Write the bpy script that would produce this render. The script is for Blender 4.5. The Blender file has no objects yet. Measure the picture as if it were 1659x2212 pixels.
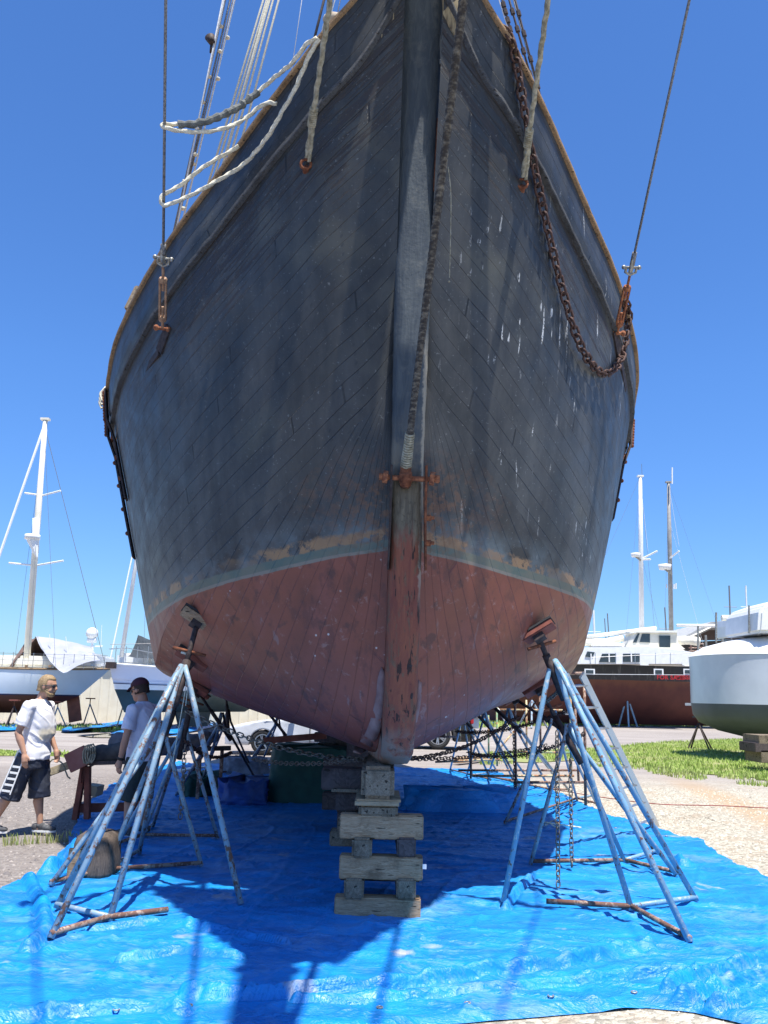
import bpy, bmesh, math, random
from mathutils import Vector, Matrix, noise, Quaternion
random.seed(7)
R = math.radians
# ------------------------------------------------------------------ camera, sky, sun
PITCH, ROLL, CH, FL = 12.1, 1.3, 1.65, 2737/1.4756
W_, H_ = 1659., 2212.
cam_d = bpy.data.cameras.new('camera'); cam = bpy.data.objects.new('camera', cam_d)
bpy.context.scene.collection.objects.link(cam); bpy.context.scene.camera = cam
cam_d.sensor_fit = 'VERTICAL'; cam_d.sensor_height = 24; cam_d.lens = 24*FL/H_
cam_d.clip_end = 3000
cam.location = (0, 0, CH)
cam.matrix_world = Matrix.Translation((0, 0, CH)) @ Matrix.Rotation(R(90+PITCH), 4, 'X') @ Matrix.Rotation(R(ROLL), 4, 'Z')
SUN = Vector((0.135, -0.29, 1)).normalized()
wd = bpy.data.worlds.new('World'); bpy.context.scene.world = wd; wd.use_nodes = True
wn = wd.node_tree; bg = wn.nodes['Background']
sk = wn.nodes.new('ShaderNodeTexSky'); sk.sky_type = 'NISHITA'; sk.sun_disc = False
sk.sun_elevation = math.asin(SUN.z); sk.sun_rotation = math.atan2(SUN.x, SUN.y)
sk.air_density = 1.0; sk.dust_density = 0.4; sk.ozone_density = 2.5
hs = wn.nodes.new('ShaderNodeHueSaturation'); hs.inputs['Saturation'].default_value = 1.08; wn.links.new(sk.outputs[0], hs.inputs['Color'])
_g = wn.nodes.new('ShaderNodeTexCoord'); _x = wn.nodes.new('ShaderNodeSeparateXYZ'); _r = wn.nodes.new('ShaderNodeMapRange'); _m = wn.nodes.new('ShaderNodeMix'); _t = wn.nodes.new('ShaderNodeMix')
_m.data_type = 'RGBA'; _t.data_type = 'RGBA'; _t.blend_type = 'MULTIPLY'; _t.inputs[0].default_value = 1
_r.inputs[1].default_value = -.02; _r.inputs[2].default_value = .35; _m.inputs[6].default_value = (.58, .80, 1.15, 1); _m.inputs[7].default_value = (.68, 1.0, 1.42, 1)
wn.links.new(_g.outputs['Generated'], _x.inputs[0]); wn.links.new(_x.outputs[2], _r.inputs[0]); wn.links.new(_r.outputs[0], _m.inputs[0]); wn.links.new(_m.outputs[2], _t.inputs[7]); wn.links.new(hs.outputs[0], _t.inputs[6]); wn.links.new(_t.outputs[2], bg.inputs[0]); bg.inputs[1].default_value = 0.09
sl = bpy.data.lights.new('sun', 'SUN'); sl.energy = 5.0; sl.angle = R(0.55); sl.color = (1, .96, .9)
so = bpy.data.objects.new('sun', sl); bpy.context.scene.collection.objects.link(so)
so.rotation_euler = SUN.to_track_quat('Z', 'Y').to_euler(); so.location = (0, 0, 30)
vs = bpy.context.scene.view_settings; vs.view_transform = 'Standard'; vs.look = 'None'; vs.exposure = 0.75; vs.gamma = 1

# ------------------------------------------------------------------ pixel -> world
_c, _s, _cp, _sp = math.cos(R(ROLL)), math.sin(R(ROLL)), math.cos(R(PITCH)), math.sin(R(PITCH))
def ray(px, py):
    a0, b0 = px-W_/2, H_/2-py
    a, b = a0*_c-b0*_s, a0*_s+b0*_c
    return Vector((a/FL, _cp-b/FL*_sp, _sp+b/FL*_cp))
def ground(px, py, z=0.):
    r = ray(px, py); return Vector((0, 0, CH))+r*((z-CH)/r.z)
def atY(px, py, Y):
    r = ray(px, py); return Vector((0, 0, CH))+r*(Y/r.y)
def proj(P):
    x, y, z = P[0], P[1], P[2]-CH
    d = y*_cp+z*_sp; u = -y*_sp+z*_cp; a, b = FL*x/d, FL*u/d
    return W_/2+a*_c+b*_s, H_/2-(-a*_s+b*_c)

# ------------------------------------------------------------------ objects
COL = bpy.context.scene.collection
def origin(o):
    v = Vector((0, 0, 0))
    while o is not None: v = v+o.location; o = o.parent
    return v
def thing(name, label, cat, loc=(0, 0, 0), group=None, rz=0):
    o = bpy.data.objects.new(name, None); COL.objects.link(o); o.location = loc; o.rotation_euler = (0, 0, rz)
    o.empty_display_size = .1
    o['label'] = label; o['category'] = cat
    if group: o['group'] = group
    return o
def tag(o, label, cat, group=None):
    o['label'] = label; o['category'] = cat
    if group: o['group'] = group
    return o
class MB:
    def __init__(s): s.v = []; s.f = []; s.uv = None; s.uv2 = None
    def add(s, vs, fs):
        n = len(s.v); s.v += [tuple(p) for p in vs]; s.f += [tuple(i+n for i in f) for f in fs]; return s
    def box(s, c, d, m=None, taper=0):
        x, y, z = d[0]/2, d[1]/2, d[2]/2; t = 1-taper
        P = [Vector(p) for p in ((-x, -y, -z), (x, -y, -z), (x, y, -z), (-x, y, -z), (-x*t, -y*t, z), (x*t, -y*t, z), (x*t, y*t, z), (-x*t, y*t, z))]
        if m is not None: P = [m @ p for p in P]
        P = [p+Vector(c) for p in P]
        return s.add(P, [(0, 3, 2, 1), (4, 5, 6, 7), (0, 1, 5, 4), (1, 2, 6, 5), (2, 3, 7, 6), (3, 0, 4, 7)])
    def beam(s, a, b, w, h, up=(0, 0, 1)):
        a, b = Vector(a), Vector(b); d = (b-a); L = d.length; d.normalize()
        r = d.cross(Vector(up)); r = r.normalized() if r.length > 1e-4 else Vector((1, 0, 0)); u = r.cross(d)
        m = Matrix((r, d, u)).transposed()
        return s.box((a+b)/2, (w, L, h), m)
    def loft(s, rings, cap=True, closed=True):
        n = len(rings[0]); k = len(s.v)
        for r in rings: s.v += [tuple(p) for p in r]
        for i in range(len(rings)-1):
            for j in range(n if closed else n-1):
                a, b = k+i*n+j, k+i*n+(j+1) % n
                s.f.append((a, b, b+n, a+n))
        if cap and closed:
            s.f.append(tuple(k+j for j in range(n))[::-1]); s.f.append(tuple(k+(len(rings)-1)*n+j for j in range(n)))
        return s
    def tube(s, pts, r, seg=8, cap=True, lobes=0, pitch=.1, flat=1):
        pts = [Vector(p) for p in pts]; n = len(pts)
        rr = r if isinstance(r, (list, tuple)) else [r]*n
        rings = []; N = None; L = 0
        for i, p in enumerate(pts):
            t = (pts[min(i+1, n-1)]-pts[max(i-1, 0)])
            t = t.normalized() if t.length > 1e-9 else Vector((0, 0, 1))
            if N is None:
                N = t.orthogonal().normalized()
            else:
                N = (N-t*N.dot(t)); N = N.normalized() if N.length > 1e-6 else t.orthogonal().normalized(); L += (p-pts[i-1]).length
            B = t.cross(N); ring = []
            for j in range(seg):
                a = 2*math.pi*j/seg
                q = rr[i]*(1+(.30*math.cos(lobes*(a-L*2*math.pi/pitch/lobes)) if lobes else 0))
                ring.append(p+N*math.cos(a)*q+B*math.sin(a)*q*flat)
            rings.append(ring)
        return s.loft(rings, cap)
    def rope(s, pts, r, step=None):
        pts = resample(pts, step or r*.9)
        return s.tube(pts, r, 9, True, 3, r*9)
    def sphere(s, c, r, sc=(1, 1, 1), u=12, v=8, m=None):
        rings = []
        for i in range(v+1):
            a = math.pi*i/v; ring = []
            for j in range(u):
                b = 2*math.pi*j/u
                p = Vector((math.sin(a)*math.cos(b)*r*sc[0], math.sin(a)*math.sin(b)*r*sc[1], -math.cos(a)*r*sc[2]))
                if m is not None: p = m @ p
                ring.append(p+Vector(c))
            rings.append(ring)
        return s.loft(rings, False)
    def link(s, c, t, n, L, r):
        t = t.normalized(); n = (n-t*n.dot(t)).normalized(); b = t.cross(n); w = L*.33; pts = []
        K = 10
        for i in range(K):
            a = 2*math.pi*i/K; x = math.cos(a); y = math.sin(a)
            pts.append(c+t*((L*.5-w)*(1 if x > 0 else -1)*min(1, abs(x)*3)+x*w)+n*y*w)
        k = len(s.v); S = 5
        for i in range(K):
            tt = (pts[(i+1) % K]-pts[i-1]).normalized(); nn = b; bb = tt.cross(nn)
            for j in range(S):
                a = 2*math.pi*j/S; s.v.append(tuple(pts[i]+nn*math.cos(a)*r+bb*math.sin(a)*r))
        for i in range(K):
            for j in range(S):
                a, b2 = k+i*S+j, k+i*S+(j+1) % S; c2, d2 = k+((i+1) % K)*S+j, k+((i+1) % K)*S+(j+1) % S
                s.f.append((a, c2, d2, b2))
    def chain(s, pts, L=.07, r=.008):
        P = resample(pts, L*.74); up = Vector((.3, .5, .8))
        for i in range(len(P)-1):
            t = P[i+1]-P[i]
            if t.length < 1e-5: continue
            n = t.cross(up); n = n if n.length > 1e-5 else Vector((1, 0, 0))
            if i % 2: n = t.cross(n)
            ax = Quaternion(t.normalized(), random.uniform(-.35, .35)+.6); s.link((P[i]+P[i+1])/2, t, ax @ n, L, r)
        return s
    def build(s, name, mat, parent=None, smooth=False, bevel=0, base=None):
        me = bpy.data.meshes.new(name)
        off = origin(parent) if parent is not None else Vector(base or (0, 0, 0))
        me.from_pydata([(p[0]-off.x, p[1]-off.y, p[2]-off.z) for p in s.v], [], s.f)
        if s.uv:
            for nm, uvs in (('uv', s.uv), ('uvn', s.uv2 or s.uv)):
                l = me.uv_layers.new(name=nm)
                for lp in me.loops: l.data[lp.index].uv = uvs[lp.vertex_index]
        me.validate()
        o = bpy.data.objects.new(name, me); COL.objects.link(o)
        if parent is not None: o.parent = parent
        elif base: o.location = base
        if mat: me.materials.append(mat)
        bm = bmesh.new(); bm.from_mesh(me)
        bmesh.ops.recalc_face_normals(bm, faces=bm.faces) if not s.uv else None
        if bevel:
            try: bmesh.ops.bevel(bm, geom=[e for e in bm.edges if len(e.link_faces) == 2 and e.calc_face_angle(0) > .5], offset=bevel, segments=2, affect='EDGES', clamp_overlap=True)
            except Exception: pass
        bm.to_mesh(me); bm.free()
        if smooth:
            for p in me.polygons: p.use_smooth = True
        return o
def resample(pts, step):
    pts = [Vector(p) for p in pts]
    # catmull-rom then even spacing
    D = []
    n = len(pts)
    for i in range(n-1):
        p0, p1, p2, p3 = pts[max(i-1, 0)], pts[i], pts[i+1], pts[min(i+2, n-1)]
        if n == 2: D += [p1]; continue
        for k in range(8):
            t = k/8
            D.append(.5*((2*p1)+(p2-p0)*t+(2*p0-5*p1+4*p2-p3)*t*t+(3*p1-p0-3*p2+p3)*t**3))
    D.append(pts[-1])
    out = [D[0]]; acc = 0
    for i in range(len(D)-1):
        a, b = D[i], D[i+1]; L = (b-a).length
        while acc+L >= step:
            q = (step-acc)/L; a = a+(b-a)*q; out.append(a); L = (b-a).length; acc = 0
            if L < 1e-9: break
        acc += L
    if (out[-1]-D[-1]).length > 1e-4: out.append(D[-1])
    return out
def sag(a, b, s, n=12):
    a, b = Vector(a), Vector(b)
    return [a.lerp(b, i/n)-Vector((0, 0, s*4*(i/n)*(1-i/n))) for i in range(n+1)]

# ------------------------------------------------------------------ materials
class NT:
    def __init__(s, name):
        s.m = bpy.data.materials.new(name); s.m.use_nodes = True; s.t = s.m.node_tree; s.b = s.t.nodes['Principled BSDF']
    def n(s, typ, **k):
        o = s.t.nodes.new('ShaderNode'+typ)
        for a, b in k.items(): setattr(o, a, b)
        return o
    def put(s, sock, v):
        if hasattr(v, 'links') or isinstance(v, bpy.types.NodeSocket): s.t.links.new(v, sock)
        elif isinstance(v, (tuple, list)) and len(v) == 3 and len(sock.default_value) == 4: sock.default_value = (*v, 1)
        else: sock.default_value = v
    def math(s, op, a, b=None, c=None, clamp=False):
        o = s.n('Math', operation=op, use_clamp=clamp); s.put(o.inputs[0], a)
        if b is not None: s.put(o.inputs[1], b)
        if c is not None: s.put(o.inputs[2], c)
        return o.outputs[0]
    def mix(s, f, a, b):
        o = s.n('Mix', data_type='RGBA'); s.put(o.inputs[0], f); s.put(o.inputs[6], a); s.put(o.inputs[7], b); return o.outputs[2]
    def ramp(s, f, lo, hi, a=0., b=1.):
        o = s.n('MapRange', clamp=True); s.put(o.inputs[0], f)
        for i, v in enumerate((lo, hi, a, b)): s.put(o.inputs[i+1], v)
        return o.outputs[0]
    def coord(s, kind='Object', uv=None):
        if uv: return s.n('UVMap', uv_map=uv).outputs[0]
        if kind == 'World': return s.n('NewGeometry').outputs['Position']
        return s.n('TexCoord').outputs[kind]
    def vmul(s, v, k):
        o = s.n('VectorMath', operation='MULTIPLY'); s.put(o.inputs[0], v); o.inputs[1].default_value = k; return o.outputs[0]
    def sep(s, v):
        o = s.n('SeparateXYZ'); s.put(o.inputs[0], v); return o.outputs
    def noise(s, v, scale, detail=3, rough=.55, dist=0):
        o = s.n('TexNoise'); s.put(o.inputs['Vector'], v); o.inputs['Scale'].default_value = scale
        o.inputs['Detail'].default_value = detail; o.inputs['Roughness'].default_value = rough; o.inputs['Distortion'].default_value = dist
        return o.outputs[0]
    def voro(s, v, scale, feat='F1', out=0):
        o = s.n('TexVoronoi', feature=feat); s.put(o.inputs['Vector'], v); o.inputs['Scale'].default_value = scale; return o.outputs[out]
    def bump(s, h, strength=.3, dist=.01):
        o = s.n('Bump'); s.put(o.inputs['Height'], h); o.inputs['Strength'].default_value = strength; o.inputs['Distance'].default_value = dist
        s.t.links.new(o.outputs[0], s.b.inputs['Normal'])
    def fin(s, col=None, rough=None, metal=None, spec=None):
        if col is not None: s.put(s.b.inputs['Base Color'], col)
        if rough is not None: s.put(s.b.inputs['Roughness'], rough)
        if metal is not None: s.put(s.b.inputs['Metallic'], metal)
        if spec is not None: s.put(s.b.inputs['Specular IOR Level'], spec)
        return s.m
def plain(name, c, c2=None, scale=8, rough=.6, metal=0, stretch=(1, 1, 1), bump=.15, spec=.4, lo=.35, hi=.65, detail=4):
    k = NT(name); v = k.vmul(k.coord(), stretch); n = k.noise(v, scale, detail)
    c2 = c2 or tuple(x*.72 for x in c)
    k.bump(n, bump, .01)
    return k.fin(k.mix(k.ramp(n, lo, hi), c2, c), rough, metal, spec)
M = {}
def painted_rust(name, paint, rust=(.16, .06, .03), pale=(.62, .58, .5), amt=.52):
    k = NT(name); v = k.coord('World')
    n1 = k.noise(v, 6, 7, .72); n2 = k.noise(k.vmul(v, (1, 1, .6)), 38, 4, .65); n3 = k.noise(v, 2.2, 3)
    m = k.ramp(k.math('ADD', n1, k.math('MULTIPLY', k.math('SUBTRACT', n2, .5), .8)), amt-.01, amt+.07)
    base = k.mix(k.ramp(n3, .3, .7), paint, tuple(min(1, x*1.35+.03) for x in paint))
    base = k.mix(k.math('MULTIPLY', k.ramp(n2, .53, .62), k.ramp(k.noise(v, 5, 3), .42, .6, .15, .95)), base, pale)
    r2 = k.mix(n2, rust, tuple(x*2.1 for x in rust))
    k.bump(k.math('ADD', m, n2), .35, .004)
    return k.fin(k.mix(m, base, r2), k.ramp(m, 0, 1, .42, .85), 0, .45)
M['stand'] = painted_rust('stand_blue_paint', (.14, .27, .37), (.11, .05, .03), amt=.59)
M['stand2'] = painted_rust('stand_worn_paint', (.18, .27, .33), (.11, .055, .035), amt=.535)
M['rustpipe'] = painted_rust('rusty_pipe', (.27, .18, .13), (.10, .05, .035), (.42, .36, .3), amt=.45)
M['greenpipe'] = painted_rust('green_pipe', (.13, .25, .13), (.25, .14, .07), amt=.5)
M['yellowpipe'] = painted_rust('tan_pipe', (.42, .36, .2), (.22, .1, .05), amt=.48)
M['rust'] = plain('rust', (.26, .10, .05), (.10, .035, .02), 22, .9, 0, bump=.8, spec=.2)
M['rust2'] = plain('orange_rust', (.42, .17, .08), (.16, .06, .035), 30, .9, 0, bump=1, spec=.2)
M['iron'] = plain('dark_iron', (.07, .05, .045), (.03, .02, .018), 25, .7, .2, bump=.5)
M['chain'] = plain('rusty_chain', (.115, .06, .045), (.05, .03, .025), 40, .75, .25, bump=.6)
M['chain_grey'] = plain('grey_chain', (.30, .27, .22), (.12, .085, .06), 30, .6, .5, bump=.4)
M['rope'] = plain('cream_rope', (.74, .70, .56), (.5, .46, .35), 60, .85, bump=.3)
M['oldrope'] = plain('weathered_rope', (.42, .39, .29), (.2, .18, .12), 25, .9, bump=.4)
M['whiteline'] = plain('white_line', (.75, .75, .73), (.55, .55, .54), 30, .8)
M['wire'] = plain('grey_wire_rope', (.28, .28, .28), (.13, .12, .115), 60, .55, .4, bump=.5)
M['darkwire'] = plain('tarred_stay', (.11, .08, .065), (.05, .04, .035), 40, .7)
M['serving'] = plain('tarred_serving', (.20, .18, .14), (.035, .03, .026), 22, .8, 0, (1, 1, 2.5), .8, lo=.45, hi=.75, detail=6)
M['galv'] = plain('galvanised', (.42, .42, .38), (.22, .2, .17), 30, .5, .6)
M['white'] = plain('white_paint', (.80, .80, .77), (.72, .72, .70), 3, .35, bump=.02)
M['cream'] = plain('cream_paint', (.78, .74, .62), (.7, .66, .54), 3, .5, bump=.03)
M['glass'] = plain('dark_window', (.03, .04, .05), (.02, .025, .03), 2, .08, 0, spec=.8)
M['black'] = plain('black_rubber', (.02, .02, .02), (.03, .03, .03), 20, .7)
M['alloy'] = plain('alloy', (.5, .5, .5), (.4, .4, .4), 6, .3, .8)
M['wallmetal'] = plain('cream_wall_sheet', (.72, .67, .52), (.66, .6, .45), 2, .6, bump=.02)
M['grnet'] = plain('dark_green_cover', (.012, .075, .055), (.008, .045, .035), 5, .6, bump=.5)
M['bluedark'] = plain('blue_cover', (.02, .08, .32), (.03, .06, .2), 5, .55, bump=.6)
M['greycover'] = plain('grey_canvas', (.25, .24, .26), (.14, .13, .14), 6, .8, bump=.6)
M['whitecloth'] = plain('pale_sheet', (.62, .63, .67), (.5, .51, .56), 3, .6, bump=.2)
def woodmat(name, c, c2, axis=(1, 12, 12), sc=2.2, rough=.8):
    k = NT(name); v = k.coord('Object'); v = k.vmul(v, axis)
    n = k.noise(v, sc, 5, .6, 1.2); w = k.math('FRACT', k.math('MULTIPLY', n, 7)); n2 = k.noise(v, sc*9, 3)
    k.bump(k.math('ADD', w, n2), .25, .004)
    col = k.mix(k.ramp(w, .1, .9, 0, .8), c, c2); col = k.mix(k.ramp(n2, .55, .75, 0, .5), col, tuple(x*.35 for x in c2)); bl = k.noise(k.coord('World'), 5, 5, .7); col = k.mix(k.ramp(bl, .5, .66, 0, .6), col, tuple(x*.45 for x in c2)); col = k.mix(k.ramp(k.noise(k.vmul(k.coord('Object'), tuple(q*2.5 for q in axis)), sc, 2, .4), .66, .69, 0, .9), col, (.02, .016, .012))
    return k.fin(col, rough, 0, .25)
M['timber'] = woodmat('weathered_timber', (.46, .32, .195), (.25, .155, .085))
M['timber_end'] = woodmat('grey_timber_end', (.27, .215, .15), (.14, .105, .07), (5, 1, 5), 2.5)
M['dark_timber'] = woodmat('dark_timber', (.115, .09, .085), (.065, .05, .048), (2, 2, 2), 2)
M['rail'] = woodmat('oiled_rail', (.40, .26, .14), (.17, .12, .08), (3, 3, 8), 4, .75)
M['redwood'] = plain('red_brown_painted_wood', (.27, .085, .055), (.15, .045, .03), 7, .75, bump=.3)
M['plywood'] = woodmat('plywood', (.42, .32, .2), (.3, .22, .13), (1, 1, 30), 1.5)

# ------------------------------------------------------------------ hull maths (ship frame -> world)
YAW = .09
def cx(Y): return .155-YAW*(Y-7)
def sw(b, Y, z, side): return Vector((cx(Y)+side*b, Y+side*YAW*b, z))
SH = [(5.95, 0.17, 7.9), (6.1, 0.5, 7.35), (6.25, 0.76, 7.09), (6.41, 0.94, 6.93), (6.65, 1.17, 6.75), (7.0, 1.46, 6.54), (7.42, 1.81, 6.27), (7.83, 2.15, 6.03), (8.24, 2.45, 5.8), (8.76, 2.75, 5.57), (9.27, 2.98, 5.4), (9.79, 3.14, 5.28), (10.3, 3.27, 5.19), (10.92, 3.36, 5.12), (11.85, 3.42, 5.05), (14.42, 3.4, 5.0), (18.54, 2.88, 5.1), (22.66, 1.96, 5.62)]
CN = [(6.72, 0.13, 4.22), (6.72, 0.2, 4.08), (6.76, 0.33, 3.91), (6.81, 0.5, 3.74), (6.94, 0.74, 3.49), (7.07, 0.97, 3.26), (7.35, 1.32, 2.96), (7.64, 1.6, 2.71), (8.02, 1.85, 2.51), (8.4, 2.01, 2.39), (8.79, 2.13, 2.28), (9.17, 2.23, 2.19), (9.55, 2.31, 2.12), (10.12, 2.42, 2.01), (10.98, 2.54, 1.92), (13.37, 2.58, 1.84), (17.19, 2.2, 1.98), (21.01, 1.43, 2.56)]
RB = [(6.72, 4.22), (6.75, 3.9), (6.78, 3.5), (6.82, 3.1), (6.87, 2.6), (6.92, 2.15), (7.0, 1.75), (7.15, 1.42), (7.45, 1.22), (7.8, 1.17), (8.3, 1.15), (8.9, 1.14), (9.5, 1.14), (10.2, 1.14), (11.2, 1.14), (14, 1.16), (18, 1.3), (22, 2.0)]
def sub(tab, k=5):
    tab = [Vector(t if len(t) == 3 else (t[0], .125, t[1])) for t in tab]; o = []; n = len(tab)
    for i in range(n-1):
        p0, p1, p2, p3 = tab[max(i-1, 0)], tab[i], tab[i+1], tab[min(i+2, n-1)]
        for j in range(k):
            t = j/k; o.append(.5*((2*p1)+(p2-p0)*t+(2*p0-5*p1+4*p2-p3)*t*t+(3*p1-p0-3*p2+p3)*t**3))
    o.append(tab[-1]); return o
KS = 5
S_, C_, B_ = sub(SH, KS), sub(CN, KS), sub(RB, KS)
NS = len(S_)
BW = [min(.52, max(.3, .52-(s.x-8)*.05)) for s in S_]           # bulwark height
def top_pt(i, t):       # t 0 chine .. 1 wale line .. 2 cap rail ; returns (Y,b,z)
    s, c = S_[i], C_[i]
    tw = 1-BW[i]/(s.z-c.z)
    q = tw*t if t <= 1 else tw+(1-tw)*(t-1)
    p = c.lerp(s, q)
    A = .07*min(1, max(0, i-2)/12)*(1-.72*min(1, max(0, (i-36)/22)))
    bf = lambda x: A*math.sin(math.pi*x**.8)
    bul = bf(q)
    if t > 1: bul = bf(tw)*(1-(t-1))
    p.y += bul+.05*(1-abs(t-1) if t > 1 else 0)*min(1, i/8)
    return p
def bot_pt(i, t):       # 0 rabbet .. 1 chine
    r, c = B_[i], C_[i]; w = min(1, max(0, (i/KS-2)/6)); w = .45*w*w*(3-2*w)
    mid = (r+c)/2; ctl = mid.lerp(Vector(((r.x+c.x)/2, (.57*c.y), r.z)), w)
    ctl = ctl.copy(); hol = max(0, 1-abs(i-17)/17); ctl.y -= .26*hol*(c.y-r.y); ctl.z -= .02*hol
    return r*(1-t)**2+ctl*2*t*(1-t)+c*t*t
GRID = {}
for side in (-1, 1):
    g = []
    for i in range(NS-1):
        for jj in range(0, 41):
            t = jj/20
            for q in (0, .5):
                a = top_pt(i, t).lerp(top_pt(i+1, t), q); P = sw(a.y, a.x, a.z, side)
                if P.y < 14: g.append((proj(P), P))
    GRID[side] = g
def hullpt(px, py, side, off=0.):
    P = min(GRID[side], key=lambda e: (e[0][0]-px)**2+(e[0][1]-py)**2)[1]
    r = ray(px, py).normalized()
    d = (P-Vector((0, 0, CH))).dot(r)
    return Vector((0, 0, CH))+r*(d-off)

# ---- hull materials
def seams(k, uv, width, lw):
    X = k.sep(uv); V = k.math('ADD', k.math('DIVIDE', X[1], width), k.math('MULTIPLY', k.noise(k.vmul(uv, (.6, 2.5, 1)), 1.3, 3), .35)); fr = k.math('FRACT', V)
    d = k.math('ABSOLUTE', k.math('SUBTRACT', fr, .5)); line = k.ramp(d, .5-lw, .5-lw*.3)
    cell = k.math('FLOOR', V); wn_ = k.n('TexWhiteNoise', noise_dimensions='1D'); k.put(wn_.inputs['W'], cell)
    # butt joints
    U = k.math('ADD', k.math('DIVIDE', X[0], 5.3), wn_.outputs[0]); fu = k.math('ABSOLUTE', k.math('SUBTRACT', k.math('FRACT', U), .5))
    butt = k.ramp(fu, .4982, .4992)
    return X, fr, line, wn_.outputs[0], butt
def hull_mat(name, bulwark=False, low=False):
    k = NT(name); uv = k.coord(uv='uv'); uvn = k.coord(uv='uvn'); P = k.coord('Object'); XX = k.sep(P)[0]; Z = k.math('ADD', k.sep(P)[2], k.math('SUBTRACT', .28, k.math('ADD', k.math('MULTIPLY', k.math('POWER', 2.718, k.math('DIVIDE', k.math('SUBTRACT', -.25, k.sep(P)[1]), .75)), .38), k.math('MULTIPLY', XX, .028))))
    X, fr, line, rnd, butt = seams(k, uv, .165, .034)
    big = k.noise(P, .9, 4, .6); mid = k.noise(P, 4, 5, .6)
    streak = k.noise(k.vmul(P, (2.2, 2.2, .6)), 1.5, 6, .68); drip = k.noise(k.vmul(P, (24, 24, 1.1)), 1, 2, .5)
    c = k.mix(k.ramp(streak, .36, .74), (.024, .0265, .028), (.084, .085, .081))
    c = k.mix(k.ramp(big, .45, .75, 0, .75), c, (.016, .019, .021))
    c = k.mix(k.ramp(k.noise(P, 1.1, 3), .57, .74, 0, .6), c, (.115, .112, .085))
    c = k.mix(k.math('MULTIPLY', rnd, .16), c, (.05, .056, .066))
    c = k.mix(k.ramp(k.noise(P, 16, 4), .6, .7, 0, .35), c, (.03, .036, .042))
    # bare dark wood under the rail / wale
    N = k.sep(uvn); pe = k.noise(k.vmul(uv, (1.0, 9, 1)), 1.6, 5, .7)
    th = k.math('SUBTRACT', k.ramp(N[1], .50, .97, .70, .50), k.ramp(k.noise(P, .8, 2), .45, .65, 0, .07)) if not bulwark else k.ramp(N[1], 0, 1, .62, .60)
    pm = k.ramp(k.math('SUBTRACT', pe, .68 if low else th), 0, .035)
    c = k.mix(pm, c, k.mix(mid, (.02, .018, .018), (.05, .04, .034)))
    c = k.mix(k.ramp(k.noise(k.vmul(uv, (1.3, 14, 1)), 2.2, 5, .75), .60, .66, 0, .55), c, (.026, .03, .036))
    c = k.mix(k.ramp(k.noise(P, 38, 3, .6), .64, .70, 0, .5), c, (.19, .2, .2))
    # white scratches and droppings
    dm = k.math('MULTIPLY', k.ramp(drip, .66, .70), k.ramp(k.noise(P, 1.1, 2), .46, .56)); dm = k.math('MULTIPLY', dm, k.ramp(XX, .2, .9))
    c = k.mix(k.math('MULTIPLY', dm, k.ramp(k.noise(P, 60, 2), .4, .5)), c, (.55, .56, .55))
    # plugs
    fx = k.math('ABSOLUTE', k.math('SUBTRACT', k.math('FRACT', k.math('DIVIDE', X[0], .31)), .5)); fy = k.math('ABSOLUTE', k.math('SUBTRACT', k.math('FRACT', k.math('DIVIDE', X[1], .0825)), .5))
    dd = k.math('ADD', k.math('POWER', k.math('MULTIPLY', fx, 4.6), 2), k.math('POWER', fy, 2)); plug = k.math('MULTIPLY', k.ramp(dd, .045, .02), k.ramp(k.noise(P, 3.1, 2), .45, .6))
    c = k.mix(k.math('MULTIPLY', plug, .55), c, (.022, .026, .03))
    sm_ = k.math('MULTIPLY', k.math('MAXIMUM', line, butt), k.ramp(k.noise(k.vmul(uv, (.8, 5, 1)), 1.5, 3), .32, .52))
    c = k.mix(k.math('MULTIPLY', sm_, .97), c, (.008, .009, .010))
    if not bulwark:   # waterline bands
        wob = k.math('MULTIPLY', k.math('SUBTRACT', k.noise(P, 9, 5, .7), .5), .12); wl = k.ramp(N[0], 0, .9, 1, .25)
        z2 = k.math('ADD', Z, wob)
        c = k.mix(k.math('MULTIPLY', k.ramp(z2, 3.12, 2.9), k.ramp(mid, .4, .62, 0, .75)), c, (.15, .185, .19))
        tan = k.math('MULTIPLY', k.math('MULTIPLY', k.ramp(z2, 2.93, 2.90), k.ramp(k.noise(P, 5, 5, .7), .44, .5)), k.ramp(k.noise(P, 1.2, 1), .3, .5))
        c = k.mix(tan, c, k.mix(mid, (.36, .2, .09), (.2, .14, .09)))
        c = k.mix(k.ramp(k.math('ADD', Z, k.math('MULTIPLY', wob, .25)), 2.84, 2.83), c, k.mix(k.ramp(mid, .4, .6), (.085, .125, .105), (.15, .15, .11)))
        c = k.mix(k.math('MULTIPLY', k.ramp(Z, 2.775, 2.77), k.ramp(mid, .4, .5, .4, 1)), c, (.22, .19, .15))
        # rot and rust round the stem fitting
        rs = k.math('MULTIPLY', k.ramp(N[0], .5, .1), k.math('MULTIPLY', k.ramp(Z, 3.6, 3.05), k.ramp(k.noise(P, 13, 5, .7), .46, .56)))
        c = k.mix(rs, c, k.mix(k.noise(P, 24, 3), (.30, .13, .05), (.05, .035, .03)))
        # red antifouling
        r1 = k.mix(k.ramp(big, .3, .7), (.29, .085, .048), (.17, .052, .033)); r1 = k.mix(k.ramp(mid, .5, .8, 0, .7), r1, (.30, .10, .07))
        scr = k.noise(k.vmul(P, (14, 14, 2.5)), 1, 3); r1 = k.mix(k.ramp(scr, .66, .72, 0, .6), r1, (.27, .17, .15))
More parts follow.
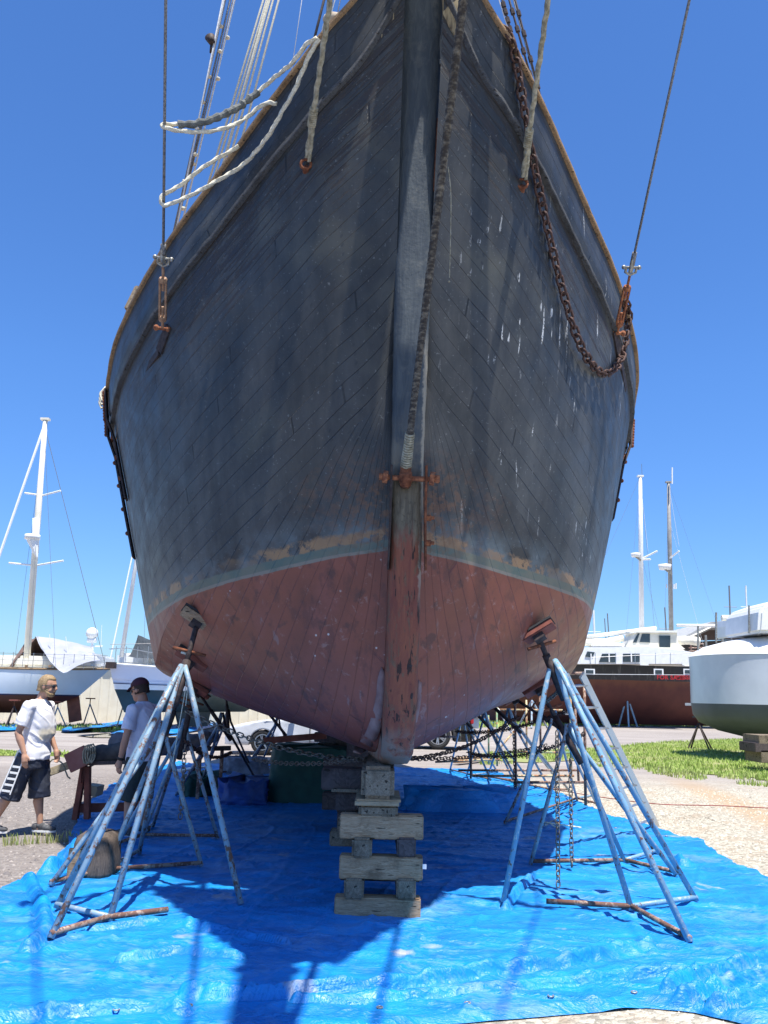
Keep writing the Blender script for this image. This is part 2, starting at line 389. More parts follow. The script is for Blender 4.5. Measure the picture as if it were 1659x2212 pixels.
        r1 = k.mix(k.math('MULTIPLY', sm_, .35), r1, (.05, .02, .018)); r1 = k.mix(k.ramp(k.noise(k.vmul(P, (2, 2, 1)), 3.3, 6, .75), .52, .62, 0, .5), r1, (.085, .035, .03)); r1 = k.mix(k.ramp(k.noise(P, 9, 6, .75, .5), .60, .66, 0, .6), r1, (.32, .20, .17))
        ch = k.voro(P, 7.5); r1 = k.mix(k.math('MULTIPLY', k.ramp(ch, .085, .06), k.ramp(k.noise(P, 1.9, 2), .5, .55)), r1, (.55, .48, .43))
        r1 = k.mix(k.math('MULTIPLY', k.ramp(k.noise(P, 6, 4), .62, .68), .6), r1, (.07, .035, .03))
        c = k.mix(k.ramp(k.math('ADD', Z, k.math('MULTIPLY', wob, .12)), 2.75, 2.745), c, r1)
        # bare wood near the turn of the bilge far aft
        c = k.mix(k.math('MULTIPLY', k.ramp(N[0], 5.0, 6.2), k.math('MULTIPLY', k.ramp(Z, 2.3, 2.1), k.ramp(mid, .35, .55))), c, (.07, .062, .055))
    h = k.math('ADD', k.math('MULTIPLY', mid, .4), k.math('MULTIPLY', k.math('MAXIMUM', line, butt), -1.1)); h = k.math('SUBTRACT', h, k.math('MULTIPLY', pm, .5))
    h = k.math('ADD', h, k.math('MULTIPLY', rnd, .5))
    k.bump(h, .55, .008)
    return k.fin(c, k.ramp(mid, .3, .7, .38, .6), 0, .45)
M['hull'] = hull_mat('slate_hull_planking'); M['bulwark'] = hull_mat('bulwark_planking', True); M['hull_low'] = hull_mat('bottom_planking', False, True)
def stem_mat():
    k = NT('stem_timber'); P = k.coord('Object'); Z = k.sep(P)[2]; gr = k.noise(k.vmul(P, (9, 9, .8)), 2.2, 5, .7, .6); mid = k.noise(P, 5, 5, .65); fine = k.noise(P, 25, 4)
    up = k.mix(k.ramp(gr, .4, .7), (.045, .058, .07), (.085, .10, .105)); up = k.mix(k.ramp(mid, .55, .7, 0, .5), up, (.16, .16, .14))
    up = k.mix(k.math('MULTIPLY', k.ramp(Z, 3.95, 3.5), k.ramp(mid, .35, .6)), up, (.17, .155, .12))
    bare = k.mix(k.ramp(gr, .35, .65), (.06, .05, .035), (.2, .17, .115)); bare = k.mix(k.ramp(fine, .55, .7), bare, (.09, .075, .05))
    up = k.mix(k.ramp(k.math('ADD', Z, k.math('MULTIPLY', k.math('SUBTRACT', mid, .5), .5)), 3.42, 3.25), up, bare)
    lo = k.mix(k.ramp(gr, .4, .62), (.19, .055, .036), (.26, .085, .045)); lo = k.mix(k.ramp(k.noise(k.vmul(P, (7, 7, 1.6)), 2, 5, .75, 1), .535, .60), lo, k.mix(fine, (.1, .05, .03), (.20, .125, .075)))
    lo = k.mix(k.ramp(k.noise(k.vmul(P, (12, 12, 1)), 2.5, 4, .6), .585, .61, 0, .9), lo, (.02, .014, .012))
    lo = k.mix(k.math('MULTIPLY', k.ramp(Z, 1.42, 1.3), k.ramp(mid, .4, .5)), lo, (.22, .16, .125))
    c = k.mix(k.ramp(k.math('ADD', Z, k.math('MULTIPLY', k.math('SUBTRACT', gr, .5), .5)), 2.98, 2.84), up, lo)
    ex = k.math('ADD', k.sep(P)[0], k.math('ADD', k.math('MULTIPLY', k.sep(P)[1], .09), k.math('MULTIPLY', k.math('SUBTRACT', fine, .5), .05)))
    c = k.mix(k.math('MULTIPLY', k.ramp(ex, .095, .11), k.math('MULTIPLY', k.ramp(Z, 2.3, 2.7), k.ramp(Z, 4.6, 4.2))), c, (.30, .27, .21))
    k.bump(k.math('ADD', gr, k.math('MULTIPLY', fine, .5)), .6, .012)
    return k.fin(c, .65, 0, .35)
M['stem'] = stem_mat()
# ------------------------------------------------------------------ THE SCHOONER
ship = thing('wooden_schooner', 'large old wooden schooner with slate grey topsides and red bottom, propped bow-on', 'schooner', (cx(7), 7, 0))
def surf(name, fn, ts, mat, side, v0=0, smooth=True, thick=0):
    mb = MB(); uv = []; uvn = []; n = len(ts)
    us = [0.]
    for i in range(1, NS):
        a, b = fn(i-1, .5*(ts[0]+ts[-1])), fn(i, .5*(ts[0]+ts[-1])); us.append(us[-1]+math.hypot(b.x-a.x, b.y-a.y))
    for i in range(NS):
        gl = 0; prev = None
        for t in ts:
            a = fn(i, t); P = sw(a.y, a.x, a.z, side)
            mb.v.append(tuple(P)); 
            if prev is not None: gl += (P-prev).length
            prev = P; uv.append((us[i], gl)); uvn.append((us[i], (t-ts[0])/(ts[-1]-ts[0])))
    # even planks: rescale girth to a mean value so strakes taper to the stem
    G = 3.2 if n > 12 else (.5 if n < 8 else 2.6)
    for i in range(NS):
        tot = uv[i*n+n-1][1] or 1
        for j in range(n): uv[i*n+j] = (uv[i*n+j][0], uv[i*n+j][1]/tot*(tot*.55+G*.45)+v0)
    for i in range(NS-1):
        for j in range(n-1):
            a = i*n+j; f = (a, a+1, a+n+1, a+n) if side < 0 else (a, a+n, a+n+1, a+1)
            mb.f.append(f)
    mb.uv, mb.uv2 = uv, uvn
    return mb.build(name, mat, ship, smooth)
for side in (-1, 1):
    surf('topside_planking', top_pt, [j/14 for j in range(15)], M['hull'], side, .05)
    surf('bulwark', top_pt, [1+j/5 for j in range(6)], M['bulwark'], side, .02)
    surf('bottom_planking', bot_pt, [j/10 for j in range(11)], M['hull_low'], side, .3)
# deck and transom close the hull
mb = MB(); DI = [i for i in range(NS) if S_[i].x > 6.75]
for i in DI:
    s = S_[i]; z = s.z-.62
    p = top_pt(i, 1); mb.v += [tuple(sw(p.y-.04, p.x, z, -1)), tuple(sw(0, p.x, z+.08, 1)), tuple(sw(p.y-.04, p.x, z, 1))]
for i in range(len(DI)-1):
    a = i*3; mb.f += [(a, a+1, a+4, a+3), (a+1, a+2, a+5, a+4)]
mb.build('deck', M['timber'], ship)
mb = MB(); ring = [sw(*(lambda p: (p.y, p.x, p.z))(bot_pt(NS-1, t/4)), 1) for t in range(5)]+[sw(*(lambda p: (p.y, p.x, p.z))(top_pt(NS-1, t/2)), 1) for t in range(1, 5)]
ring += [sw(*(lambda p: (p.y, p.x, p.z))(top_pt(NS-1, t/2)), -1) for t in range(4, 0, -1)]+[sw(*(lambda p: (p.y, p.x, p.z))(bot_pt(NS-1, t/4)), -1) for t in range(4, -1, -1)]
mb.add(ring, [tuple(range(len(ring)))]); mb.build('transom', M['bulwark'], ship) if 0 else mb.build('transom', M['stem'], ship)
# inner face of bulwark is the same skin; cap rail and wale
def strip(name, mat, t, w, hgt, dz=0, out=0, jitter=0, i1=None):
    for side in (-1, 1):
        mb = MB(); rings = []
        for i in range(0, i1 or NS):
            p = top_pt(i, t); 
            a = top_pt(max(i-1, 0), t); b = top_pt(min(i+1, NS-1), t)
            T = (sw(b.y, b.x, b.z, side)-sw(a.y, a.x, a.z, side)).normalized()
            O = Vector((side*T.y, -side*T.x, 0)).normalized(); U = Vector((0, 0, 1))
            P = sw(p.y, p.x, p.z+dz, side)+O*out
            j = jitter*noise.noise(P*7)
            rings.append([P-O*w*.5, P-O*w*.5+U*hgt, P+O*(w*.42+j)+U*hgt, P+O*(w*.5+j)+U*hgt*.8, P+O*(w*.5+j)+U*hgt*.2, P+O*(w*.42+j)])
        mb.loft(rings); mb.build(name, mat, ship, False)
strip('cap_rail', M['rail'], 2, .10, .045, 0, -.012, .006)
M['wale'] = woodmat('worn_wale', (.10, .105, .11), (.05, .05, .052), (3, 3, 8), 3)
strip('rubbing_strake', M['wale'], 1, .06, .05, -.03, .012, .012)
# stem timber
SP = [(5.72,8.3,.205),(5.95,7.9,.20),(6.12,7.5,.198),(6.25,7.1,.193),(6.36,6.5,.182),(6.44,5.8,.168),(6.5,5.2,.155),(6.54,4.7,.145),(6.58,4.2,.135),(6.61,3.8,.128),(6.64,3.4,.125),(6.67,3.0,.125),(6.70,2.6,.125),(6.74,2.2,.125),(6.79,1.85,.125),(6.85,1.55,.125),(6.93,1.34,.125),(7.03,1.2,.125),(7.2,1.12,.125),(7.6,1.10,.125),(9,1.10,.125),(14,1.10,.125),(22,1.12,.125),(25,1.9,.12)]
def stem_front(z):
    for a, b in zip(SP, SP[1:]):
        if b[1] <= z <= a[1]: return a[0]+(b[0]-a[0])*(a[1]-z)/(a[1]-b[1])
    return 6.9
mb = MB(); rings = []
sp2 = []
for a, b in zip(SP, SP[1:]):
    n = max(1, int(math.hypot(b[0]-a[0], b[1]-a[1])/.06)) if a[0] < 7.3 else 3
    for q in range(n): sp2.append(tuple(a[i]+(b[i]-a[i])*q/n for i in range(3)))
sp2.append(SP[-1])
for i, (y, z, w) in enumerate(sp2):
    a, b = sp2[max(i-1, 0)], sp2[min(i+1, len(sp2)-1)]
    t = Vector((b[0]-a[0], b[1]-a[1])).normalized(); nrm = Vector((-t.y, t.x)); nrm = -nrm if nrm.y < 0 or nrm.x < -.0 and False else nrm
    inn = Vector((-t.y, t.x))
    if inn.x < 0: inn = -inn
    if t.x > .8: inn = Vector((0, 1))
    D = .26 if z > 1.5 else .3
    def q(s, d, k=0):
        jj = .006*noise.noise(Vector((s*3, y*9, z*9)))
        return sw(w*s, y+inn.x*d, z+inn.y*d, 1)+Vector((jj, jj, 0))
    rings.append([q(-1, D), q(-1.0, D*.5), q(-1, .035), q(-.8, 0), q(-.3, -.006), q(.3, -.006), q(.8, 0), q(1, .035), q(1.0, D*.5), q(1, D)])
mb.loft(rings); mb.build('stem_and_keel', M['stem'], ship, True)
# rot hole and worn patches on the stem
def patch(name, mat, pts, Y, thick=.02, bev=0):
    P = [atY(x, y, Y) for x, y in pts]; mb = MB(); n = len(P)
    mb.add(P+[p+Vector((0, thick, 0)) for p in P], [tuple(range(n))]+[tuple(range(2*n-1, n-1, -1))]+[(i, (i+1) % n, (i+1) % n+n, i+n) for i in range(n)])
    return mb
for px, py, r, sy in ((884, 1438, .028, .6), (872, 1430, .018, .7), (886, 1426, .016, .9), (889, 1500, .014, 2.6), (887, 1475, .012, 2)):
    z = atY(px, py, 6.83).z; MB().sphere(atY(px, py, stem_front(z)+.012), r, (1, .7, sy), 9, 6).build('rot_hole', M['iron'], ship, True)
# light scuffed fairing strips down each side of the forefoot
M['scuff'] = plain('scuffed_fairing', (.32, .21, .19), (.20, .10, .085), 9, .8, 0, (1, 1, .5), bump=.6)
BGR = {}
for side in (-1, 1):
    g = []
    for i in range(0, 60):
        for jj in range(31):
            p = bot_pt(i, jj/30); P = sw(p.y, p.x, p.z, side); g.append((proj(P), P))
    BGR[side] = g
def botpt(px, py, side, off=0.):
    P = min(BGR[side], key=lambda e: (e[0][0]-px)**2+(e[0][1]-py)**2)[1]
    r = ray(px, py).normalized(); d = (P-Vector((0, 0, CH))).dot(r)
    return Vector((0, 0, CH))+r*(d-off)
for side, A, Bq in ((-1, [(824, 1441), (816, 1465), (811, 1510), (800, 1555), (785, 1592), (768, 1612), (762, 1625)], [(831, 1452), (833, 1480), (828, 1530), (823, 1570), (812, 1600), (795, 1618), (780, 1630)]),
                    (1, [(903, 1468), (899, 1500), (896, 1540), (893, 1570)], [(911, 1475), (910, 1510), (904, 1545), (898, 1572)])):
    rings = []
    for a, b in zip(resample([(x, y, 0) for x, y in A], 12), resample([(x, y, 0) for x, y in Bq], 12)):
        Y0 = botpt(a.x, a.y, side).y; pa, pb = botpt(a.x, a.y, side, .015), botpt(b.x, b.y, side, .015)
        rings.append([pa, (pa+pb)/2-Vector((0, .012, 0)), pb, pb+Vector((0, .05, 0)), pa+Vector((0, .05, 0))])
    mb = MB(); mb.loft(rings); mb.build('forefoot_patch', M['scuff'], ship, True)
# stem iron with bobstay shackle bolt
zb = 3.345; yb = stem_front(zb)-.03; X0 = cx(yb)
for sgn in (-1, 1):
    mb = MB(); hw = .138
    mb.beam((X0+sgn*hw, yb-.03, zb+.10), (X0+sgn*hw, yb+.05, zb-.35), .018, .09, (0, 1, 0))
    mb.beam((X0+sgn*hw, yb+.05, zb-.35), (X0+sgn*(hw+.01), yb+.10, zb-.72), .016, .11, (0, 1, 0))
    o = mb.build('stem_iron_strap', M['iron'] if sgn < 0 else M['rust'], ship, False, .003)
    for zz in (((zb-.30), (zb-.50)) if sgn > 0 else ()):
        mb = MB(); mb.tube([(X0+sgn*(hw), yb+.06+(zb-zz)*.08, zz), (X0+sgn*(hw+.05), yb+.055+(zb-zz)*.08, zz)], .026, 6); mb.tube([(X0+sgn*(hw+.05), yb+.055+(zb-zz)*.08, zz), (X0+sgn*(hw+.075), yb+.055+(zb-zz)*.08, zz)], .015, 6)
        mb.build('strap_bolt', M['rust2'], o)
mb = MB(); mb.tube([(X0-.20, yb-.02, zb), (X0+.20, yb-.02, zb-.01)], .022, 10)
mb.tube([(X0-.205, yb-.02, zb+.005), (X0-.165, yb-.02, zb)], .052, 6); mb.tube([(X0-.235, yb-.02, zb+.006), (X0-.205, yb-.02, zb+.005)], .03, 6)
mb.tube([(X0+.165, yb-.02, zb), (X0+.205, yb-.02, zb-.005)], .056, 6); mb.tube([(X0+.205, yb-.02, zb-.005), (X0+.245, yb-.02, zb-.006)], .034, 6)
mb.build('shackle_bolt', M['rust2'], ship, False, .003)
mb = MB(); fx = atY(876, 1035, yb-.02)
mb.box((fx.x, yb-.02, zb+.02), (.085, .09, .20)); mb.tube([(fx.x-.05, yb-.02, zb), (fx.x+.05, yb-.02, zb)], .06, 10)
mb.build('bobstay_fork', M['rust'], ship, True, .012)
# iron straps along the stem edges high up
for sgn, y0, y1 in ((-1, 210, 292), (1, 255, 410)):
    za = atY(900, y0, 6.4).z; zz = atY(900, y1, 6.45).z
    mb = MB(); mb.tube([(cx(6.4)+sgn*.172, stem_front(za)+.03, za), (cx(6.4)+sgn*.166, stem_front((za+zz)/2)+.03, (za+zz)/2), (cx(6.4)+sgn*.158, stem_front(zz)+.03, zz)], [.010, .018, .022], 6)
    mb.build('edge_iron', M['rust'], ship)
for sgn, py, mt in ((-1, 118, 'rust'), (1, 137, 'galv'), (1, 405, 'galv')):
    z = atY(900, py, 6.35).z; y = stem_front(z)+.06
    mb = MB(); mb.tube([(cx(6.4)+sgn*.15, y, z), (cx(6.4)+sgn*.235, y, z)], .02, 8); mb.tube([(cx(6.4)+sgn*.17, y, z), (cx(6.4)+sgn*.195, y, z)], .036, 6)
    mb.build('stem_bolt', M[mt], ship)
# hawse openings next to the stem head
for side, pts in ((-1, [(824, -30), (851, -30), (851, 40), (840, 55), (824, 82)]), (1, [(955, -30), (992, -30), (990, 85), (972, 62), (957, 30)])):
    Pp = [hullpt(x, max(y, 2), side, .012)+Vector((0, 0, 0)) for x, y in pts]
    for i, (x, y) in enumerate(pts):
        if y < 2: Pp[i] = Pp[i]+Vector((0, 0, .12))
    n = len(Pp); mb = MB(); mb.add(Pp+[p+Vector((0, .06, 0)) for p in Pp], [tuple(range(n)), tuple(range(2*n-1, n-1, -1))]+[(i, (i+1) % n, (i+1) % n+n, i+n) for i in range(n)])
    mb.build('hawse_lining', plain('hawse_cream', (.45, .38, .24), (.10, .07, .045), 5, .8, 0, (6, 6, 1), .3) if side < 0 else M['hull_hawse'] if 'hull_hawse' in M else plain('hawse_cream2', (.4, .33, .2), (.08, .06, .04), 5, .8, 0, (6, 6, 1), .3), ship)
# bowsprit (runs forward above the camera)
def BS(Y): return Vector((cx(Y), Y, 8.15+.11*(6.0-Y)))
mb = MB(); mb.tube([BS(9), BS(6), BS(3), BS(0), BS(-1.5)], [.19, .19, .17, .13, .10], 16)
mb.build('bowsprit', M['stem'], ship, True)
# plank platform added out of view above, shaped to cast the bow-tip shadow
mb = MB()
for k in range(14):
    y = 3.5+k*.15; hw_ = .28+.075*k; c = BS(y)-Vector((-.12, 0, .24)); mb.box(c, (hw_*2, .145, .04))
for sg in (-1, 1): mb.beam(BS(3.45)-Vector((sg*.25-.12, 0, .28)), BS(5.55)-Vector((sg*1.25-.12, 0, .28)), .06, .06)
mb.build('added_shadow_platform', M['timber'], ship)
for Y in (3.2, .5, -1.2):
    p = BS(Y); MB().tube([p-Vector((0, .04, 0)), p+Vector((0, .04, 0))], .21, 14).build('bowsprit_band', M['iron'], ship)
# foremast, hidden behind the bow, carries the shrouds
mb = MB(); mb.tube([sw(0, 11.6, 4.6, 1), sw(0, 11.9, 13, 1), sw(0, 12.2, 21, 1)], [.2, .18, .12], 14); mb.build('foremast', M['rail'], ship, True)
# guys from the hull to the bowsprit
def to_sprit(P, px, py):
    """the point of the bowsprit axis that lines up with the stay seen from P through (px,py)"""
    C0 = Vector((0, 0, CH)); n = (P-C0).cross(ray(px, py)); a, b = BS(0), BS(1); d = b-a
    k = -(a-C0).dot(n)/d.dot(n); k = max(-1.4, min(5.0, k)); return a+d*k
def turnbuckle(P, Q, par, mat, L=.42, name='turnbuckle'):
    d = (Q-P).normalized(); s = d.orthogonal().normalized()
    s = Vector((1, 0, 0)) if abs(d.x) < .8 else Vector((0, 1, 0)); s = (s-d*s.dot(d)).normalized()
    mb = MB(); a = P+d*.10; b = P+d*(.10+L)
    for q in (-1, 1): mb.beam(a+s*q*.028, b+s*q*.028, .018, .034, d.cross(s))
    mb.tube([a-d*.01, a+d*.04], .036, 8); mb.tube([b-d*.04, b+d*.01], .036, 8)
    mb.tube([P, a+d*.14], .014, 8); mb.tube([b-d*.12, b+d*.12], .014, 8)
    o = mb.build(name, mat, par, False, .002)
    mb = MB(); c = P+d*.01
    mb.tube([c-s*.06, c+s*.06], .018, 8); mb.sphere(c-s*.06, .03, u=8, v=6); mb.sphere(c+s*.06, .03, u=8, v=6)
    mb.build('lower_shackle', M['rust2'], o, True)
    e = b+d*.15; mb = MB()
    mb.tube([e+s*.05+d*.05, e+s*.05, e-d*.03, e-s*.05, e-s*.05+d*.05], .014, 6); mb.tube([e+d*.05-s*.075, e+d*.05+s*.075], .013, 6)
    mb.sphere(e+d*.05+s*.075, .022, u=8, v=6); mb.sphere(e+d*.05-s*.075, .022, u=8, v=6)
    mb.tube([e+d*.0, e+d*.05, e+d*.20], [.035, .042, .018], 8, flat=.5)
    mb.build('thimble_shackle', M['galv'], o, True)
    return e+d*.08
PL = hullpt(351, 712, -1, .06); TL = atY(361, -300, 5.0)
PR = hullpt(1333, 722, 1, .05); TR = atY(1554, -300, 5.2)
for T_ in (TL, TR):
    MB().tube([BS(6.3)-Vector((0, 0, .25)), T_+(T_-BS(6.3)).normalized()*.12], [.07, .045], 10).build('whisker_boom', M['rail'], ship, True)
    MB().tube([T_, BS(-1.2)], .012, 6).build('guy_wire', M['wire'], ship, True)
eL = turnbuckle(PL, TL, ship, plain('pale_rust', (.40, .25, .15), (.24, .13, .08), 20, .7)); eR = turnbuckle(PR, TR, ship, M['rust2'])
mb = MB(); mb.tube([eL, TL], .0125, 8); mb.tube([eL, eL+(TL-eL).normalized()*.1], .026, 8); mb.build('guy_wire', M['wire'], ship, True)
mb = MB(); mb.tube([eR, TR], .0125, 8); mb.tube([eR, eR+(TR-eR).normalized()*.12], .026, 8); mb.build('guy_wire', M['wire'], ship, True)
# inner whisker ropes to eye bolts
for (ex, ey, kx, ky, tx_, ty_, sd) in ((661, 350, 672, 245, 690, 0, -1), (1128, 392, 1142, 300, 1208, 0, 1)):
    P = hullpt(ex, ey, sd, .05); T = to_sprit(P, tx_, ty_); d = (T-P).normalized()
    mb = MB(); mb.rope([P+d*.05, P+d*2.6], .019, .016); mb.tube([P+d*2.58, T], .019, 8); s = d.cross(Vector((0, 1, 0))).normalized()
    mb.rope([P+d*.02-s*.025, P+d*.25-s*.02, P+d*.48], .015, .018)
    for q in range(9): mb.tube([P+d*(.34+q*.018), P+d*(.352+q*.018)], .036, 10)
    mb.build('whisker_guy_rope', M['oldrope'], ship, True)
    mb = MB()
    for a in range(12): pass
    c = P; pts = [c+Vector((math.cos(a/10*2*math.pi)*.045, 0, math.sin(a/10*2*math.pi)*.045-.02)) for a in range(11)]
    mb.tube(pts, .013, 6); mb.tube([c+Vector((.0, .0, -.05)), c+Vector((0, .12, -.08))], .03, 8)
    mb.build('eye_bolt', M['rust'], ship, True)
# served bobstay
Pb = Vector((fx.x, yb-.02, zb+.08)); Tb = to_sprit(Pb, 1001, 0)
dd = (Tb-Pb); Lb = dd.length; pts = []; rr = []
N_ = int(Lb/.012)
for i in range(N_+1):
    t = i/N_; pts.append(Pb+dd*t); base = .027 if t*Lb > .35 else .038-.011*t*Lb/.35
    rr.append(base*(1+.09*((i % 3) == 0))+.004*noise.noise(Vector((0, 0, t*Lb*6))))
mb = MB(); mb.tube(pts, rr, 10); mb.build('bobstay', M['serving'], ship)
mb = MB(); d = dd.normalized()
for i in range(14): mb.tube([Pb+d*(.02+i*.022), Pb+d*(.036+i*.022)], .047-.0006*i, 10)
mb.build('bobstay_whipping', M['oldrope'], ship)
mb = MB(); mb.rope([atY(968, 360, 5.9), atY(974, 420, 5.95), atY(973, 520, 6.0), atY(971, 600, 6.05)], .0035, .02); mb.sphere(atY(970, 608, 6.05), .009, u=6, v=5); mb.build('loose_cord', M['oldrope'], ship, True)
# chainplates: long irons with bolts at the widest frames
def chainplate(side, pts, name, w=.07, bolts=7):
    P = [hullpt(x, y, side, .0) for x, y in pts]
    return P
for side in (-1, 1):
    for kk, (ii, t0, t1) in enumerate(((59, 2.0, .62), (64, 2.0, .42))):
        pp = []
        for q in range(11):
            t = t0+(t1-t0)*q/10; p = top_pt(ii, t); pp.append(sw(p.y+.03, p.x, p.z, side))
        mb = MB()
        for a, b in zip(pp, pp[1:]): mb.beam(a, b, .02, .09, (0, 1, 0))
        o = mb.build('chainplate', M['iron'], ship)
        for q in range(1, 14):
            t = t0+(t1-t0)*q/14; p = top_pt(ii, t); c = sw(p.y+.05, p.x, p.z, side); MB().sphere(c, .028, u=7, v=5).build('bolt', M['rust'], o)
# short dark iron plates below the guy turnbuckles
for side, a, b, c in ((-1, (365, 705), (345, 760), (305, 815)), (1, (1328, 715), (1338, 770), (1350, 842))):
    for k, (u, v, w) in enumerate(((a, b, .13), (b, c, .09))):
        A, B = hullpt(*u, side, .02), hullpt(*v, side, .02)
        if k == 0: mbp = MB()
        mbp.beam(A, B, w, .035, (side*.6, -.7, 0))
    mbp.build('guy_plate', M['iron'], ship, False, .006)
# standing and running rigging seen over the rail
MX = -.13
def rig(px0, py0, px1, py1, Y, r, mat, name, lobe=True, beads=0):
    a, b = atY(px1, py1, Y), atY(px0, py0, Y); d = b-a
    k = (19.5-a.z)/d.z if d.z > 0 else 1
    if abs(a.x+d.x*k-cx(Y)) > .8 and d.x: k = min(k, abs((cx(Y)-a.x)/d.x))
    T = a+d*max(k, 1.05); low = a-d.normalized()*.7
    mb = MB()
    mb.tube([low, b, T], r, 7)
    o = mb.build(name, mat, ship, True)
    if beads:
        for q in range(beads):
            p = a+d*((q+.3)/beads)*.95; MB().sphere(p+Vector((.035*random.choice((-1, 1)), -.02, 0)), .035, (1, 1, .8), 8, 6).build('parrel_bead', M['rope'], o, True)
    return o
YL = 11.1
rig(497, 0, 386, 470, YL, .015, M['wire'], 'shroud', beads=8); rig(487, 0, 375, 500, YL-.1, .012, M['wire'], 'shroud')
rig(507, 0, 394, 480, YL+.1, .014, M['whiteline'], 'halyard', beads=5); rig(483, 5, 468, 78, YL-.3, .008, M['whiteline'], 'halyard')
rig(462, 95, 372, 540, YL-.3, .011, M['whiteline'], 'halyard'); rig(503, 0, 430, 300, YL, .010, M['wire'], 'halyard')
for a, b, c, e in ((569, 0, 440, 430), (576, 0, 452, 420), (583, 0, 470, 400), (590, 0, 492, 360), (602, 0, 512, 340), (560, 70, 462, 425)): rig(a, b, c, e, 10.2, .015, M['rope'], 'halyard')
rig(652, 0, 636, 110, 9.5, .005, M['whiteline'], 'flag_line'); rig(700, 0, 680, 80, 7.6, .014, M['darkwire'], 'shroud')
rig(713, 0, 695, 70, 7.7, .009, M['whiteline'], 'halyard'); rig(723, 0, 708, 55, 7.8, .009, M['whiteline'], 'halyard'); rig(735, 0, 727, 40, 7.8, .006, M['wire'], 'halyard')
mb = MB(); c = atY(460, 88, YL-.3); mb.tube([c+Vector((-.05, 0, .06)), c+Vector((-.0, 0, -.06))], [.075, .04], 12); mb.tube([c+Vector((-.02, 0, -.05)), c+Vector((-.02, 0, -.2))], .02, 6); mb.build('halyard_block', M['iron'], ship, True)
for a, b, c, e, m_, r in ((1048, 0, 1062, 50, 'whiteline', .012), (1040, 0, 1056, 40, 'darkwire', .01), (1085, 0, 1108, 85, 'darkwire', .013), (1100, 0, 1160, 215, 'darkwire', .013), (1113, 0, 1178, 250, 'darkwire', .013), (1078, 0, 1100, 70, 'whiteline', .006), (1120, 40, 1170, 225, 'wire', .007)):
    aa, bb = atY(c, e, 9.2), atY(a, b, 9.2); d = bb-aa; mb = MB(); mb.tube([aa-d*.3, bb, bb+d*2.2], r, 6); o = mb.build('shroud', M[m_], ship, True)
    if m_ == 'darkwire' and r > .012:
        for q in (.25, .48, .7, .88): MB().tube([aa+d*q-d.normalized()*.04, aa+d*q+d.normalized()*.04], .028, 6).build('seizing', M['iron'], o)
# left rail fittings: small block near rail, grey wooden pinrail end, cleat
mb = MB(); c = hullpt(712, 48, -1, .02)+Vector((.02, .1, .12)); mb.sphere(c, .07, (1.3, .8, .8), 12, 8); mb.tube([c+Vector((0, .05, -.2)), c], .03, 8); mb.build('rail_fairlead', plain('chalky_metal', (.55, .5, .42), (.3, .22, .15), 15, .8), ship, True)
mb = MB(); c = atY(292, 652, 9.6); mb.box(c, (.09, .3, .34), Matrix.Rotation(.25, 3, 'Y'), .3); mb.box(c+Vector((.1, 0, -.02)), (.06, .2, .2)); mb.build('rail_chock', M['timber_end'], ship, False, .015)
mb = MB(); mb.tube([atY(352, 545, 9.4), atY(343, 590, 9.4), atY(337, 640, 9.4)], [.016, .03, .016], 8); mb.sphere(atY(351, 540, 9.4), .035, u=8, v=6); mb.build('stay_lashing', M['serving'], ship, True)
mb = MB(); c = sw(3.36, 10.4, 5.12, -1)
for k in range(3): mb.rope([c+Vector((.03, 0, .2-.05*k)), c+Vector((-.02, -.03, .1-.05*k)), c+Vector((.02, -.05, .0-.05*k))], .012, .02)
mb.build('rope_lashing', M['rope'], ship, True)
# bronze-rust plate under right wale, near guy plate
# ---- the white mooring line and the anchor chain that hang on the ship are things of their own
def wirept(P, T, py):
    C0 = P; best = min((abs(proj(P.lerp(T, k/400))[1]-py), k) for k in range(0, 300))[1]; return P.lerp(T, best/400)
w1, w2 = wirept(PL, TL, 272), wirept(PL, TL, 432)
def ropepath(lst, W):
    out = []; n = len(lst)
    for (x, y, k) in lst:
        Yr = 6.75 if k == 0 else 6.75+(W.y-6.75)*k
        P = min(GRID[-1], key=lambda e: (e[0][0]-x)**2+(e[0][1]-y)**2)
        if math.hypot(P[0][0]-x, P[0][1]-y) < 26: Yr = min(Yr, P[1].y-.14)
        out.append(atY(x, y, Yr))
    for _ in range(2):
        ys_ = [p.y for p in out]
        for i in range(1, len(out)-1):
            px_, py_ = lst[i][:2]; out[i] = atY(px_, py_, min(ys_[i], (ys_[i-1]+ys_[i+1])/2+.05))
    return out
p1 = ropepath([(684, 82, 0), (660, 98, .05), (632, 135, .15), (590, 170, .3), (556, 200, .45), (520, 228, .6), (478, 250, .75), (430, 266, .9), (385, 269, .98), (356, 268, 1.0), (350, 272, 1.02), (356, 276, 1.03), (400, 284, .95), (450, 284, .8), (500, 272, .65), (535, 252, .5), (562, 230, .38), (580, 222, .3), (596, 224, .28)], w1)
p2 = ropepath([(690, 84, 0), (672, 112, .05), (655, 150, .12), (636, 195, .2), (610, 240, .3), (585, 285, .38), (555, 325, .5), (520, 360, .6), (470, 390, .75), (420, 418, .9), (380, 436, .97), (358, 444, 1.0), (350, 440, 1.02), (348, 430, 1.02), (356, 419, 1.0), (390, 400, .9), (430, 368, .75), (470, 342, .6), (500, 326, .5), (515, 315, .45)], w2)
line_ = thing('mooring_rope', 'thick cream three-strand rope looped in two bights from the left rail round the guy wire', 'rope', (p1[0].x, p1[0].y, p1[0].z))
mb = MB(); mb.rope(p1, .0165, .010); mb.build('upper_bight', M['rope'], line_, True)
mb = MB(); mb.rope(p2, .0165, .010); mb.build('lower_bight', M['rope'], line_, True)
